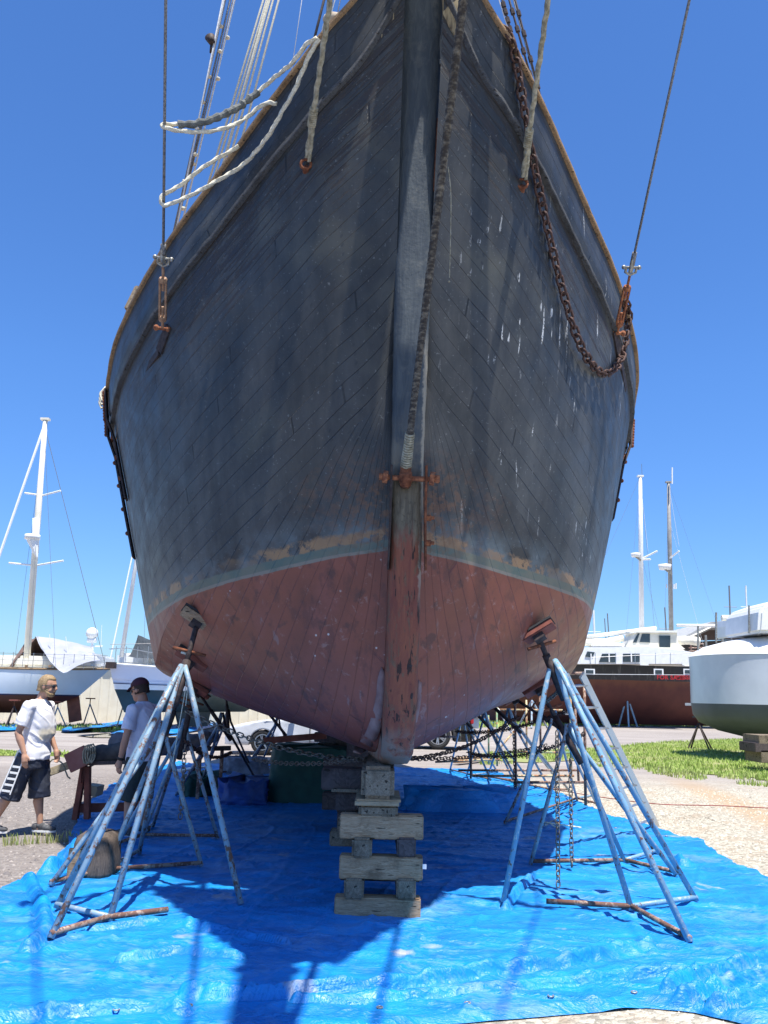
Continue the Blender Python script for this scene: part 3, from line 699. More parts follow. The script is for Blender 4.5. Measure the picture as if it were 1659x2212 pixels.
mb = MB(); seg = resample(p1[4:9], .03); rr = [.028+.011*noise.noise(Vector((i*.9, 3, 1)))+.006*((i % 3) == 0) for i in range(len(seg))]
seg = [p+Vector((.01*noise.noise(Vector((i*.5, 0, 0))), 0, .01*noise.noise(Vector((i*.5, 9, 0))))) for i, p in enumerate(seg)]
mb.tube(seg, rr, 10); mb.build('chafe_sleeve', plain('worn_grey_sleeve', (.16, .17, .16), (.08, .085, .08), 12, .85, bump=.8), line_)
cp = [(1082, 72, 'r'), (1097, 70, 'r'), (1108, 92, .05), (1115, 130, .07), (1122, 175, .08), (1132, 235, .1), (1141, 290, .1), (1152, 350, .11), (1164, 410, .12), (1180, 480, .13), (1196, 555, .14), (1212, 615, .15), (1228, 675, .15), (1248, 738, .15), (1270, 782, .15), (1295, 806, .15), (1315, 812, .15), (1335, 795, .15), (1348, 762, .13), (1354, 725, .12), (1359, 690, .11), (1361, 668, .1), (1352, 655, .05)]
P = []
for x, y, o_ in cp:
    if o_ == 'r': P.append(hullpt(x, y, 1, -.03)+Vector((0, 0, .05)))
    else: P.append(hullpt(x, y, 1, o_))
P[1:-1] = [(P[i-1]+P[i]*2+P[i+1])/4 for i in range(1, len(P)-1)]
mb = MB(); mb.chain(P, .108, .0128); tag(mb.build('anchor_chain', M['chain'], None, True, base=tuple(P[0])), 'heavy rusty anchor chain hanging from the right rail in a long loop against the planking', 'chain')
# ------------------------------------------------------------------ ground
def ground_mat():
    k = NT('yard_ground'); P = k.coord('World'); X, Y, Z = k.sep(P)
    peb = k.voro(P, 26); peb2 = k.voro(P, 60); n1 = k.noise(P, .35, 4, .6); n2 = k.noise(P, 2.2, 4, .6); n3 = k.noise(P, 40, 3)
    cell = k.voro(P, 26, 'F1', 1); cr = k.sep(cell)[0]
    grey = k.mix(cr, (.30, .27, .245), (.17, .15, .14)); grey = k.mix(k.ramp(n2, .4, .7), grey, (.23, .20, .18))
    pale = k.mix(cr, (.56, .51, .41), (.26, .235, .185)); pale = k.mix(k.ramp(n2, .5, .75, 0, .8), pale, (.38, .28, .19))
    e = k.math('ADD', X, k.math('MULTIPLY', k.math('SUBTRACT', n1, .5), 2.5))
    c = k.mix(k.ramp(e, -.6, .8), grey, pale)
    # sandy track
    tr = k.math('ABSOLUTE', k.math('SUBTRACT', X, k.math('ADD', k.math('MULTIPLY', Y, .12), 4.3))); tr = k.math('ADD', tr, k.math('MULTIPLY', n2, .6))
    c = k.mix(k.ramp(tr, .85, .45, 0, .8), c, (.42, .30, .185))
    # far road: packed grey brown with long streaks
    st = k.noise(k.vmul(P, (.25, 2.2, 1)), .6, 4, .6); ys = k.math('ADD', Y, k.math('MULTIPLY', n1, 3))
    road = k.mix(k.ramp(st, .35, .65), (.27, .235, .21), (.38, .34, .30))
    c = k.mix(k.ramp(ys, 19, 23), c, road)
    k.bump(k.math('ADD', k.math('ADD', k.ramp(peb, 0, .7, 1, 0), k.math('MULTIPLY', k.ramp(peb2, 0, .7, 1, 0), .5)), k.math('MULTIPLY', n3, .3)), .7, .02)
    return k.fin(c, .95, 0, .15)
mb = MB(); n = 60
xs = [-1600, -300, -90]+[-40+1.5*i for i in range(55)]+[90, 300, 1600]; ys = [-60, -10, 0]+[2+1.2*i for i in range(70)]+[120, 300, 1800]
for y in ys:
    for x in xs: mb.v.append((x, y, -.012+(.02*noise.noise(Vector((x*.4, y*.4, 0))) if 3 < y < 70 and abs(x) < 40 else 0)-.02))
w = len(xs)
for j in range(len(ys)-1):
    for i in range(w-1): mb.f.append((j*w+i, j*w+i+1, j*w+i+w+1, j*w+i+w))
g = mb.build('ground', ground_mat()); g['kind'] = 'structure'
# the gravel itself, near enough to be seen as stones
mb = MB(); ico = [(0, 0, 1), (.9, 0, .1), (.25, .85, .15), (-.75, .5, 0), (-.7, -.55, .1), (.3, -.85, 0)]
fi = [(0, 1, 2), (0, 2, 3), (0, 3, 4), (0, 4, 5), (0, 5, 1), (5, 4, 3, 2, 1)]
mbs = [MB(), MB()]
for q in range(30000):
    if q % 3:
        X = random.uniform(1.2, 7.5); Y = 5+random.random()**1.3*13
    else:
        X = random.uniform(-7, -1.8); Y = 5.5+random.random()**1.3*12
    s = random.uniform(.007, .021)*(1 if random.random() > .03 else 1.9); a = random.uniform(0, 6.28); ca, sa = math.cos(a)*s, math.sin(a)*s
    z = -.034+.02*noise.noise(Vector((X*.4, Y*.4, 0)))
    sx = random.uniform(.7, 1.4); mbs[q % 3 > 0].add([(X+(p[0]*sx*ca-p[1]*sa), Y+(p[0]*sx*sa+p[1]*ca), z+p[2]*s*.75) for p in ico], fi)
def gravelmat(nm, a, b):
    k = NT(nm); g = k.n('NewGeometry'); return k.fin(k.mix(g.outputs['Random Per Island'], a, b), .9, 0, .2)
for q, (nm, a, b) in enumerate((('gravel_grey', (.36, .32, .29), (.14, .125, .12)), ('gravel_pale', (.66, .61, .50), (.24, .215, .175)))):
    o = mbs[q].build('loose_gravel', gravelmat(nm, a, b)); o['kind'] = 'stuff'
    tag(o, ('dark loose gravel scattered over the yard left of the tarp', 'pale loose gravel beside the right edge of the blue tarp')[q], 'gravel')
# grass
def grassmat():
    k = NT('grass'); g = k.n('NewGeometry'); P = k.coord('World'); n = k.noise(P, .7, 4)
    c = k.mix(g.outputs['Random Per Island'], (.27, .40, .07), (.44, .52, .16)); c = k.mix(k.ramp(n, .52, .7, 0, .7), c, (.45, .42, .2))
    return k.fin(c, .7, 0, .2)
M['drygrass'] = plain('dry_grass', (.42, .40, .16), (.16, .24, .05), 9, .8); GM = grassmat(); GB = plain('grass_soil', (.20, .26, .06), (.30, .28, .13), 1.2, .9)
def grass(pts, count, hmin, hmax, label, wd=.02, base=True):
    P = [ground(x, y) for x, y in pts]
    def inside(x, y):
        c = False; n = len(P)
        for i in range(n):
            a, b = P[i], P[i-1]
            if (a.y > y) != (b.y > y) and x < (b.x-a.x)*(y-a.y)/(b.y-a.y)+a.x: c = not c
        return c
    x0, x1 = min(p.x for p in P), max(p.x for p in P); y0, y1 = min(p.y for p in P), max(p.y for p in P)
    mb = MB(); k = 0; tries = 0
    while k < count and tries < count*8:
        tries += 1; X = random.uniform(x0, x1); Y = y0+(y1-y0)*random.random()**1.25
        e = noise.noise(Vector((X*.8, Y*.8, 2)))*1.8
        if not inside(X+e, Y+e) or noise.noise(Vector((X*.9, Y*.9, 7))) < -.33: continue
        k += 1; a = random.uniform(0, 6.28); h = random.uniform(hmin, hmax); s = wd*random.uniform(.5, 1.2); lx, ly = random.uniform(-.5, .5)*h, random.uniform(-.5, .5)*h
        dx, dy = math.cos(a)*s, math.sin(a)*s
        mb.add([(X-dx, Y-dy, -.03), (X+dx, Y+dy, -.03), (X+lx*.4+dx*.6, Y+ly*.4+dy*.6, h*.6), (X+lx, Y+ly, h)], [(0, 1, 2), (0, 2, 3)])
    o = mb.build('grass', GM if count > 200 else M['drygrass']); o['kind'] = 'stuff'; tag(o, label, 'grass')
    if base:
        mb = MB(); q = resample([*P, P[0]], .5); c = sum(q, Vector())/len(q)
        mb.v = [(c.x, c.y, -.006)]+[(p.x+(c.x-p.x)*.04+.5*noise.noise(p*1.7), p.y+(c.y-p.y)*.1+.9*noise.noise(p*.9+Vector((3, 3, 3))), -.012) for p in q]; m_ = len(q); mb.f = [(0, i, i+1) for i in range(1, m_)]
        o = mb.build('grass_soil', GB); o['kind'] = 'structure'
grass([(1255, 1618), (1420, 1603), (1560, 1597), (1900, 1592), (2000, 1720), (1659, 1690), (1530, 1678), (1430, 1665), (1330, 1655), (1240, 1640), (1100, 1650), (1020, 1640), (1050, 1625)], 34000, .03, .10, 'bright green patch of grass beside the gravel on the right')
grass([(1000, 1572), (1250, 1566), (1500, 1570), (1520, 1563), (1250, 1558), (1000, 1560)], 5000, .08, .3, 'taller strip of grass along the foot of the black hulled motor sailer', .05)
grass([(-100, 1574), (160, 1577), (250, 1580), (250, 1569), (100, 1569), (-100, 1566)], 3000, .05, .2, 'thin green strip of grass below the left sailboat', .04)
grass([(-100, 1632), (120, 1632), (260, 1636), (260, 1626), (120, 1622), (-100, 1621)], 3500, .02, .06, 'low grass strip across the yard behind the walking man', .03)
grass([(380, 1560), (480, 1562), (700, 1560), (700, 1552), (560, 1546), (400, 1549)], 3000, .15, .5, 'rough grass at the foot of the cream metal wall', .05)
grass([(60, 1800), (140, 1795), (150, 1830), (75, 1845)], 160, .03, .11, 'small dry tuft of grass in front of the walking man', .006, False)
# puddle
mb = MB(); P = [ground(x, y) for x, y in ((165, 1588), (230, 1584), (330, 1581), (400, 1583), (430, 1588), (400, 1592), (300, 1594), (200, 1593))]
mb.v = [(p.x, p.y, .006) for p in P]; mb.f = [tuple(range(8))]
k = NT('puddle_water'); o = mb.build('puddle', k.fin((.05, .045, .04), .03, 0, .9)); o['kind'] = 'structure'

# ------------------------------------------------------------------ tarp
def tarp_mat(name='blue_tarp', base=(.004, .265, .68), deep=(.003, .14, .42)):
    k = NT(name); P = k.coord('World')
    n1 = k.noise(P, 1.1, 5, .6, .4); n2 = k.noise(k.vmul(P, (.7, 1.5, 1)), 3.2, 4, .6, .6); n3 = k.noise(k.vmul(P, (1, 3.5, 1)), 13, 3, .55)
    c = k.mix(k.ramp(n2, .3, .7), deep, base)
    c = k.mix(k.ramp(k.math('ADD', n1, k.math('MULTIPLY', k.math('SUBTRACT', n3, .5), .35)), .54, .74, 0, .5), c, (.24, .38, .54))
    c = k.mix(k.ramp(k.noise(P, 1.3, 4, .6, .3), .64, .72, 0, .85), c, (.50, .46, .38))
    wv = k.n('TexWave', wave_type='BANDS'); k.put(wv.inputs['Vector'], P); wv.inputs['Scale'].default_value = 25; wv.inputs['Distortion'].default_value = .5
    cr1 = k.math('ABSOLUTE', k.math('SUBTRACT', n2, .5)); cr2 = k.math('ABSOLUTE', k.math('SUBTRACT', n3, .5))
    h = k.math('ADD', k.ramp(cr1, 0, .09, 1, 0), k.math('MULTIPLY', k.ramp(cr2, 0, .12, 1, 0), .45)); h = k.math('ADD', h, k.math('MULTIPLY', n2, 2.2))
    k.bump(h, .55, .009)
    return k.fin(c, k.ramp(n3, .3, .7, .38, .6), 0, .5)
M['tarp'] = tarp_mat()
LB = [(-260, 1975), (0, 1925), (60, 1900), (100, 1885), (150, 1830), (165, 1790), (190, 1745), (240, 1700), (300, 1668), (400, 1645), (480, 1625)]
RBD = [(1900, 2010), (1659, 1905), (1560, 1843), (1435, 1800), (1333, 1775), (1247, 1732), (1161, 1702), (1080, 1672), (1020, 1645), (960, 1625)]
def bedge(lst):
    t = [ground(x, y) for x, y in lst]; t.sort(key=lambda p: p.y)
    def f(y):
        if y <= t[0].y: return t[0].x+(t[1].x-t[0].x)/(t[1].y-t[0].y)*(y-t[0].y)*(.3)
        for a, b in zip(t, t[1:]):
            if a.y <= y <= b.y: return a.x+(b.x-a.x)*(y-a.y)/(b.y-a.y)
        return t[-1].x
    return f
fl, fr = bedge(LB), bedge(RBD)
FE = [ground(x, y) for x, y in ((-400, 2420), (300, 2380), (700, 2260), (900, 2212), (1050, 2196), (1250, 2180), (1400, 2168), (1500, 2178), (1580, 2196), (1640, 2212), (1800, 2230), (2200, 2260))]
def fy(x):
    if x <= FE[0].x: return FE[0].y
    for a, b in zip(FE, FE[1:]):
        if a.x <= x <= b.x: return a.y+(b.y-a.y)*(x-a.x)/(b.x-a.x)
    return FE[-1].y
FOLDS = [([(-40, 2212), (100, 2205), (220, 2192), (330, 2188), (400, 2194)], .045, .05), ([(395, 2160), (520, 2168), (640, 2160), (760, 2152), (900, 2132), (1040, 2110), (1150, 2100), (1230, 2090), (1330, 2065), (1400, 2058)], .06, .045),
    ([(640, 2176), (800, 2165), (1000, 2145), (1200, 2128), (1400, 2112), (1500, 2120)], .03, .05), ([(1440, 2150), (1500, 2125), (1560, 2112), (1620, 2100), (1700, 2085)], .06, .05), ([(1450, 2175), (1550, 2150), (1700, 2128)], .07, .05), ([(1480, 2190), (1600, 2175), (1700, 2165)], .06, .05),
    ([(1400, 1800), (1440, 1850), (1500, 1890), (1515, 1925), (1510, 1965)], .07, .07), ([(100, 1890), (150, 1870), (170, 1820), (195, 1775)], .09, .07), ([(200, 2010), (350, 2000), (500, 2020), (620, 2040)], .025, .05), ([(260, 2080), (380, 2060), (520, 2075)], .03, .05),
    ([(1150, 1900), (1110, 1930), (1090, 1965)], .03, .05), ([(60, 1905), (90, 1960), (100, 2020), (60, 2060)], .05, .07), ([(1100, 1840), (1165, 1780), (1160, 1735)], .03, .08)]
FS = [([ground(x, y) for x, y in l], h, w) for l, h, w in FOLDS]
def segd(px, py, a, b):
    dx, dy = b.x-a.x, b.y-a.y; L = dx*dx+dy*dy; t = max(0, min(1, ((px-a.x)*dx+(py-a.y)*dy)/L)) if L else 0
    return math.hypot(px-a.x-dx*t, py-a.y-dy*t)
def tarp_z(x, y):
    v = Vector((x, y, 0)); z = .012
    a = noise.noise(v*1.3+Vector((5, 1, 0))); b = noise.noise(Vector((x*2.6+a*1.6, y*4.2+a, 3))); c = noise.noise(Vector((x*5+b*2, y*9-b*2, 8))); d = noise.noise(Vector((x*15+c, y*22, 4)))
    z += .010*a+.012*max(0, 1-abs(b)*6)**2*(1 if y < 8 else .8)+.006*max(0, 1-abs(c)*3.5)**1.5+.002*d
    q = noise.noise(Vector((x*.45+2+a*.3, y*2.1+x*.35, 11))); z += .022*max(0, 1-abs(q)*14)**1.2; q = noise.noise(Vector((x*1.8-y*.4, y*.35+7, 19))); z += .014*max(0, 1-abs(q)*14)**1.2; z += .014*noise.noise(Vector((x*.7, y*.8, 31)))
    if y < 9.5:
        for l, h, w in FS:
            if l[0].y-1.2 < y+1.2 and abs(y-l[len(l)//2].y) < 1.8:
                m_ = min(segd(x, y, p, r) for p, r in zip(l, l[1:]))
                if m_ < w*3: z += 1.25*h*math.exp(-(m_/w)**2)*(1+.5*c)-(.05*math.exp(-((m_-w*.9)/.016)**2) if h < .055 or y < 6 else 0)*(.6+.8*abs(a))
    return max(z, -.024)
mb = MB(); NX, NY = 360, 440; Y0, Y1 = 3.9, 21.
for j in range(NY+1):
    t = j/NY; Yt = Y0*(Y1/Y0)**t; a, b = fl(Yt), fr(Yt)
    for i in range(NX+1):
        u = i/NX; X = a+(b-a)*u; F = fy(X); Y = F+(Yt-Y0)*(Y1-F)/(Y1-Y0)
        ed = min(u, 1-u)*(b-a)
        X += .05*noise.noise(Vector((X*3, Y*3, 1)))*(1 if ed < .2 else .3); z = tarp_z(X, Y)
        if ed < .25: z += .03*(1-ed/.25)*max(0, noise.noise(Vector((X*2, Y*2.5, 5)))+.3)
        if j < 5: z = z*j/5-.022*(1-j/5)+.02*max(0, noise.noise(Vector((X*4, 1, 5))))*(1-j/5)
        mb.v.append((X, Y, z))
for j in range(NY):
    for i in range(NX): k_ = j*(NX+1)+i; mb.f.append((k_, k_+1, k_+NX+2, k_+NX+1))
tarp = mb.build('tarp', M['tarp'], None, True, base=(0, 7, 0)); tag(tarp, 'large crumpled bright blue tarp spread on the ground under the schooner', 'tarp')

for x, y in ((408, 2190), (250, 2196), (662, 2163), (820, 2186), (1010, 2178), (1190, 2160), (1370, 2150), (1560, 1862), (1440, 1815), (1330, 1790)):
    c = ground(x, y); c.z = tarp_z(c.x, c.y)+.004; pts = [c+Vector((math.cos(a)*.016, math.sin(a)*.016, 0)) for a in [k*math.pi/6 for k in range(13)]]
    MB().tube(pts, .0045, 6).build('grommet', M['galv'], tarp, True)
# ------------------------------------------------------------------ cribbing under the keel
def G(x, y, dz=0): p = ground(x, y); return Vector((p.x, p.y, dz))
def timber(x0, x1, y0, y1, Y, depth, name, label, mat, endgrain=False, rot=0, bev=.008):
    a, b = atY(x0, y1, Y), atY(x1, y0, Y); c = (a+b)/2; c.y = Y+depth/2
    o = MB().box((0, 0, 0), (b.x-a.x, depth, b.z-a.z)).build(name, M[mat], None, False, bev); o.location = c; o.rotation_euler = (0, 0, R(rot))
    return tag(o, label, 'timber', 'timbers stacked under the keel')
timber(721, 909, 1943, 1989, 7.0, .16, 'timber', 'bottom front crosswise timber of the keel stack, lying on the tarp', 'timber', rot=0)
timber(732, 914, 1853, 1899, 7.03, .16, 'timber', 'middle front crosswise timber of the keel stack with a split right end', 'timber', rot=-1)
timber(733, 915, 1763, 1811, 7.05, .16, 'timber', 'uppermost front crosswise timber of the keel stack', 'timber', rot=1)
timber(736, 902, 1943, 1985, 7.75, .16, 'timber', 'bottom rear crosswise timber of the keel stack', 'dark_timber', rot=1)
timber(733, 908, 1860, 1902, 7.75, .16, 'timber', 'middle rear crosswise timber of the keel stack', 'dark_timber')
timber(728, 900, 1770, 1812, 7.78, .16, 'timber', 'upper rear crosswise timber of the keel stack', 'timber_end')
timber(742, 786, 1900, 1944, 6.98, .95, 'timber', 'left lengthwise block between bottom and middle timbers', 'timber_end', bev=.015)
timber(856, 899, 1900, 1944, 6.98, .95, 'timber', 'right lengthwise block between bottom and middle timbers', 'timber_end', bev=.015)
timber(759, 804, 1811, 1855, 7.0, .95, 'timber', 'left lengthwise block between middle and uppermost timbers', 'timber_end', bev=.02)
timber(857, 899, 1811, 1853, 7.02, .95, 'timber', 'right lengthwise block between middle and uppermost timbers', 'dark_timber', bev=.015)
timber(774, 860, 1740, 1764, 7.03, .8, 'timber', 'low wide block under the plywood packing', 'timber_end', bev=.02)
timber(766, 862, 1733, 1740, 7.0, .7, 'plywood', 'thin plywood packing sheets below the big squared timber', 'plywood', bev=.002)
timber(770, 866, 1728, 1732, 7.02, .7, 'plywood', 'topmost thin plywood sheet touching the big squared timber', 'plywood', bev=.002)
timber(779, 853, 1657, 1728, 7.0, 1.7, 'timber', 'big rounded end-grain timber directly under the forefoot', 'timber_end', bev=.035)
timber(693, 783, 1662, 1706, 7.9, .3, 'timber', 'dark crosswise timber sticking out left behind the big end-grain timber', 'dark_timber', bev=.012)
timber(716, 800, 1706, 1711, 7.85, .4, 'plywood', 'grey board under the dark crosswise timber', 'timber_end', bev=.002)
timber(724, 772, 1712, 1752, 7.95, .3, 'timber', 'short upright packing block behind the stack, left side', 'dark_timber', bev=.01)
timber(727, 745, 1745, 1800, 8.0, .15, 'timber', 'slanting brown post at the back left of the stack', 'dark_timber', bev=.01)
timber(711, 800, 1798, 1828, 8.1, .25, 'timber', 'grey crosswise timber low behind the stack on the left', 'timber_end', bev=.01)
for (Yc, q) in ((11.5, 0), (15.0, 1), (19., 2)):
    for kx in range(5):
        o = MB().box((0, 0, 0), (.9 if kx % 2 else .3, .3 if kx % 2 else .9, .2)).build('timber', M['dark_timber'], None, False, .01); o.location = (cx(Yc), Yc, .12+.215*kx)
        tag(o, ['lowest', 'second', 'third', 'fourth', 'uppermost'][kx]+' block of the '+['second', 'third', 'rearmost'][q]+' keel support back from the bow', 'timber', 'timbers stacked under the keel')
tg = MB().box((0, 0, 0), (.03, .004, .035)).build('paper_tag', M['white'], None); tg.location = atY(917, 1872, 7.0); tag(tg, 'tiny white paper tag stuck on the right end of the middle timber', 'tag')

# ------------------------------------------------------------------ jack stands
def stand(feet, apex, pad, label, near=True, inner=1., r=.021, mats=('stand', 'stand2'), brace=True, padc='redwood', group='jack stands holding up the schooner', collar=.16, padrot=0, handle=True):
    """feet[0] inner foot, feet[1] centre foot, feet[2:] outer feet; apex where the tubes meet; pad on the hull"""
    feet = [Vector(f) for f in feet]; apex, pad = Vector(apex), Vector(pad); c = Vector((apex.x, apex.y, 0))
    t = thing('jack_stand', label, 'jack stand', tuple(c), group)
    seg = 10 if near else 6; up = (pad-apex).normalized()
    for i, f in enumerate(feet):
        k = apex+Vector(((f.x-apex.x)*.09, (f.y-apex.y)*.09, -.02)); top = apex+Vector(((f.x-apex.x)*.02, (f.y-apex.y)*.02, collar*.6))
        kn = k+(f-k)*.08
        MB().tube([f, kn, k, top], r*(1.0 if i else .95), seg).build('leg', M[mats[i % 2]], t, True)
    if brace and len(feet) > 2:
        ctr = feet[1]+Vector((0, 0, .03))
        for i, f in enumerate(feet):
            if i == 1: continue
            e = f+Vector((0, 0, .03)); e = ctr.lerp(e, inner) if i == 0 else e; MB().tube([ctr, e], r*.85, seg).build('foot_brace', M['rustpipe' if i != 2 else mats[1]], t, True)
    MB().tube([apex-up*.28, apex+up*collar], r*1.5, seg).build('socket', M['iron'], t, True)
    MB().tube([apex+up*collar*.9, pad-up*.03], r*1.0, seg).build('screw', M['iron'] if near else M['iron'], t, True)
    if handle:
        s = up.cross(Vector((0, 1, 0))).normalized(); h = apex+up*(collar+.10); s2 = (s+Vector((0, -.4, .15))).normalized()
        MB().tube([h-s2*.15, h-s2*.05, h+s2*.05, h+s2*.15], r*.62, seg).build('handle', M['rust'], t, True)
    # pad follows the hull bottom
    side = 1 if pad.x > cx(pad.y) else -1
    m = Matrix.Rotation(-side*R(32)+R(padrot), 3, 'Y') @ Matrix.Rotation(side*R(-14), 3, 'Z') @ Matrix.Rotation(R(-28 if near else -12), 3, 'X')
    o = MB().box(pad, (.34, .15, .05), m).build('pad', M[padc], t, False, .006)
    MB().box(pad+m @ Vector((0, 0, .034)), (.36, .17, .018), m).build('pad_facing', M['black'], o)
    MB().box(pad-m @ Vector((0, 0, .045)), (.10, .09, .06), m).build('pad_bracket', M['iron'], o)
    return t
F = lambda *q: [tuple(ground(x, y)+Vector((0, 0, .03))) for x, y in q]
padL, padR = botpt(428, 1340, -1, .05), botpt(1160, 1368, 1, .05)
apR, apL = atY(1194, 1450, 7.75), atY(394, 1462, 7.6)
stand(F((1087, 1958), (1365, 1975), (1505, 1955), (1491, 2046)), apR, padR, 'nearest jack stand on the right, bright blue legs with a red pad', inner=.66, r=.0245, mats=('stand', 'stand'))
stand(F((520, 1962), (235, 2000), (120, 1972), (108, 2037)), apL, padL, 'nearest jack stand on the left, blue legs with white and rust flakes', inner=.42, r=.0245, mats=('stand2', 'stand2'), padc='timber')
def und(Y, b, side, dz=-.05):
    # point on the bottom at station Y and breadth b
    best = None
    for i in range(NS):
        if abs(C_[i].x-Y) > .6: continue
        for jj in range(21):
            p = bot_pt(i, jj/20); e = abs(p.x-Y)+abs(p.y-b)*2
            if best is None or e < best[0]: best = (e, p)
    p = best[1]; return sw(p.y, p.x, p.z+dz, side)
pR2 = und(9.2, 1.75, 1); pL2 = und(8.9, 1.85, -1)
stand(F((1146, 1874), (1351, 1871), (1419, 1849), (1462, 1898)), atY(1226, 1596, 9.2), pR2, 'second jack stand on the right with flaked legs, just behind the bright blue one', r=.023, mats=('stand2', 'stand'), collar=.25)
stand(F((435, 1878), (226, 1893), (300, 1850), (108, 1921)), atY(352, 1598, 8.8), pL2, 'second jack stand on the left with the round stump between its feet', r=.023, mats=('stand2', 'stand2'), collar=.3)
stand(F((470, 1817), (306, 1815), (330, 1790), (250, 1835)), atY(398, 1588, 10.2), und(10.2, 2.0, -1), 'third jack stand on the left, beside the man in the cap', r=.021, mats=('stand2', 'stand'), collar=.3)
ordn = ['third', 'fourth', 'fifth', 'sixth', 'seventh']
stand(F((1090, 1785), (1247, 1732), (1282, 1726), (1290, 1744)), atY(1198, 1565, 12.2), und(12.2, 2.2, 1), 'third jack stand on the right with the hanging chain beside it', r=.021, mats=('stand2', 'stand'), collar=.3, near=False)
for q, (f, ax, ay, Y, b) in enumerate(((((1008, 1678), (1110, 1692), (1150, 1700), (1130, 1715)), 1046, 1560, 16., 2.1), (((1053, 1683), (1190, 1712), (1205, 1690), (1230, 1712)), 1098, 1557, 14.2, 2.2), (((972, 1668), (1020, 1680), (1075, 1672), (1060, 1690)), 1000, 1552, 18., 1.9))):
    stand(F(*f), atY(ax, ay, Y), und(Y, b, 1), ['fourth', 'fifth', 'rearmost'][q]+' jack stand under the right side of the hull', near=False, r=.021, collar=.3, mats=('stand', 'stand2'), handle=False)
for q, (f, ax, ay, Y, b) in enumerate(((((560, 1700), (430, 1715), (400, 1700), (380, 1722)), 478, 1568, 13., 2.2), (((545, 1668), (440, 1678), (420, 1665), (400, 1682)), 492, 1558, 15., 2.0), (((640, 1655), (560, 1664), (540, 1655), (525, 1668)), 600, 1566, 17.5, 1.8))):
    stand(F(*f), atY(ax, ay, Y), und(Y, b, -1), ['fourth', 'fifth', 'rearmost'][q]+' jack stand under the left side of the hull', near=False, r=.021, collar=.3, mats=('iron', 'stand2'), handle=False)

# chains tying the stands together
def tie(a, b, s, L, r, mat, label):
    m_ = MB(); m_.chain(sag(a, b, s, 14), L*.8, r*.7); return tag(m_.build('stand_chain', M[mat], None, True, base=tuple(a)), label, 'chain', 'chains tying the jack stands')
KE = lambda Y, s: Vector((cx(Y)+s*.16, Y, 1.06))
tie(atY(402, 1536, 8.6), KE(8.7, -1)+Vector((0, 0, -.02)), .10, .085, .011, 'chain_grey', 'grey chain sagging from the left stands to the keel, before the green cover')
tie(KE(8.6, 1), atY(1118, 1548, 10.5), .12, .085, .010, 'chain', 'upper dark chain rising from the keel to the right stands')
tie(atY(545, 1640, 10.5), KE(9.2, -1)+Vector((0, 0, -.05)), .05, .08, .008, 'chain_grey', 'thin chain crossing the face of the green cover just above the keel block')
tie(KE(9.4, 1)+Vector((0, 0, -.05)), atY(1180, 1610, 11), .06, .08, .008, 'chain', 'lower rusty chain from keel to second right stand')
tie(atY(400, 1600, 10), atY(500, 1625, 13.), .12, .09, .010, 'chain', 'short dark chain between the left stands above the blue cover')
tie(atY(985, 1580, 14), atY(1240, 1530, 9.6), .10, .09, .009, 'chain', 'long chain rising towards the ladder through the right stands')
tie(atY(1010, 1625, 13), atY(1262, 1585, 9.8), .14, .09, .009, 'chain', 'long chain sagging low across the scaffold pipes')
tie(atY(1165, 1522, 9), atY(1203, 1496, 8.3), .01, .07, .010, 'chain_grey', 'short pale chain wrapped round the inner leg of the second right stand')
for (x, y0, y1, Y, m_, lb) in ((1203, 1580, 1925, 8.1, 'chain_grey', 'long grey chain hanging straight down amid the right stands, nearest of three'), (1232, 1640, 1872, 9.0, 'chain_grey', 'middle hanging grey chain between the right stands'), (1110, 1580, 1700, 12, 'chain', 'thin dark chain hanging by the rusty scaffold pipe')):
    a = atY(x, y0, Y); b = atY(x+3, y1, Y); b.z = max(b.z, .04); tie(a, Vector((b.x, a.y, b.z)), 0, .075, .0085, m_, lb)
a = atY(400, 1610, 9.6); tie(a, a-Vector((0, 0, .75)), 0, .08, .009, 'chain_grey', 'grey chain hanging down inside the left stands')
m_ = MB(); a = atY(404, 1412, 7.9); m_.tube([a, a+Vector((.01, 0, -.3)), a+Vector((-.06, 0, -.95))], .0045, 5); m_.tube([a, a+Vector((.03, 0, -.25)), a+Vector((.02, 0, -.46))], .0045, 5); m_.tube([a+Vector((-.05, 0, .01)), a+Vector((0, -.03, 0)), a], .012, 6)
tag(m_.build('string', M['rope'], None, True, base=tuple(a)), 'thin pale string tied round the post of the nearest left jack stand', 'string')

# stump, sawhorse, spar
c = ground(190, 1900); t = thing('wood_block', 'old round-topped wooden block standing on the tarp among the left stand legs', 'block', (c.x, c.y, 0))
rings = []
for q in range(7):
    z = [0, .05, .17, .29, .35, .38, .385][q]; s = [1, 1.02, 1, .95, .85, .6, .2][q]
    rings.append([Vector((c.x+.0+(.19*s+.02*noise.noise(Vector((j, z*3, 0))))*math.copysign(abs(math.cos(j*math.pi/8))**.6, math.cos(j*math.pi/8)), c.y+.2+.26*s*math.copysign(abs(math.sin(j*math.pi/8))**.6, math.sin(j*math.pi/8)), z)) for j in range(16)])
MB().loft(rings).build('trunk', woodmat('stump', (.15, .115, .09), (.07, .055, .045), (6, 6, 1)), t, True)
MB().box((c.x-.09, c.y-.075, .14), (.15, .03, .27)).build('lit_face', M['timber'], t, False, .006)  # lighter slab paints the sunlit left face of the block
YH = 11.7
def P_(x, y, Y=YH): return atY(x, y, Y)
t = thing('sawhorse', 'red-brown wooden sawhorse carrying the wrapped spar', 'sawhorse', (P_(170, 1780).x, YH, 0))
for (x0, y0, x1, y1, w) in ((182, 1652, 160, 1795, .07), (190, 1655, 187, 1785, .07)):
    a, b = P_(x0, y0), P_(x1, y1); b.z = 0; MB().beam(a, b, w, .09, (0, 1, 0)).build('leg', M['redwood'], t, False, .005)
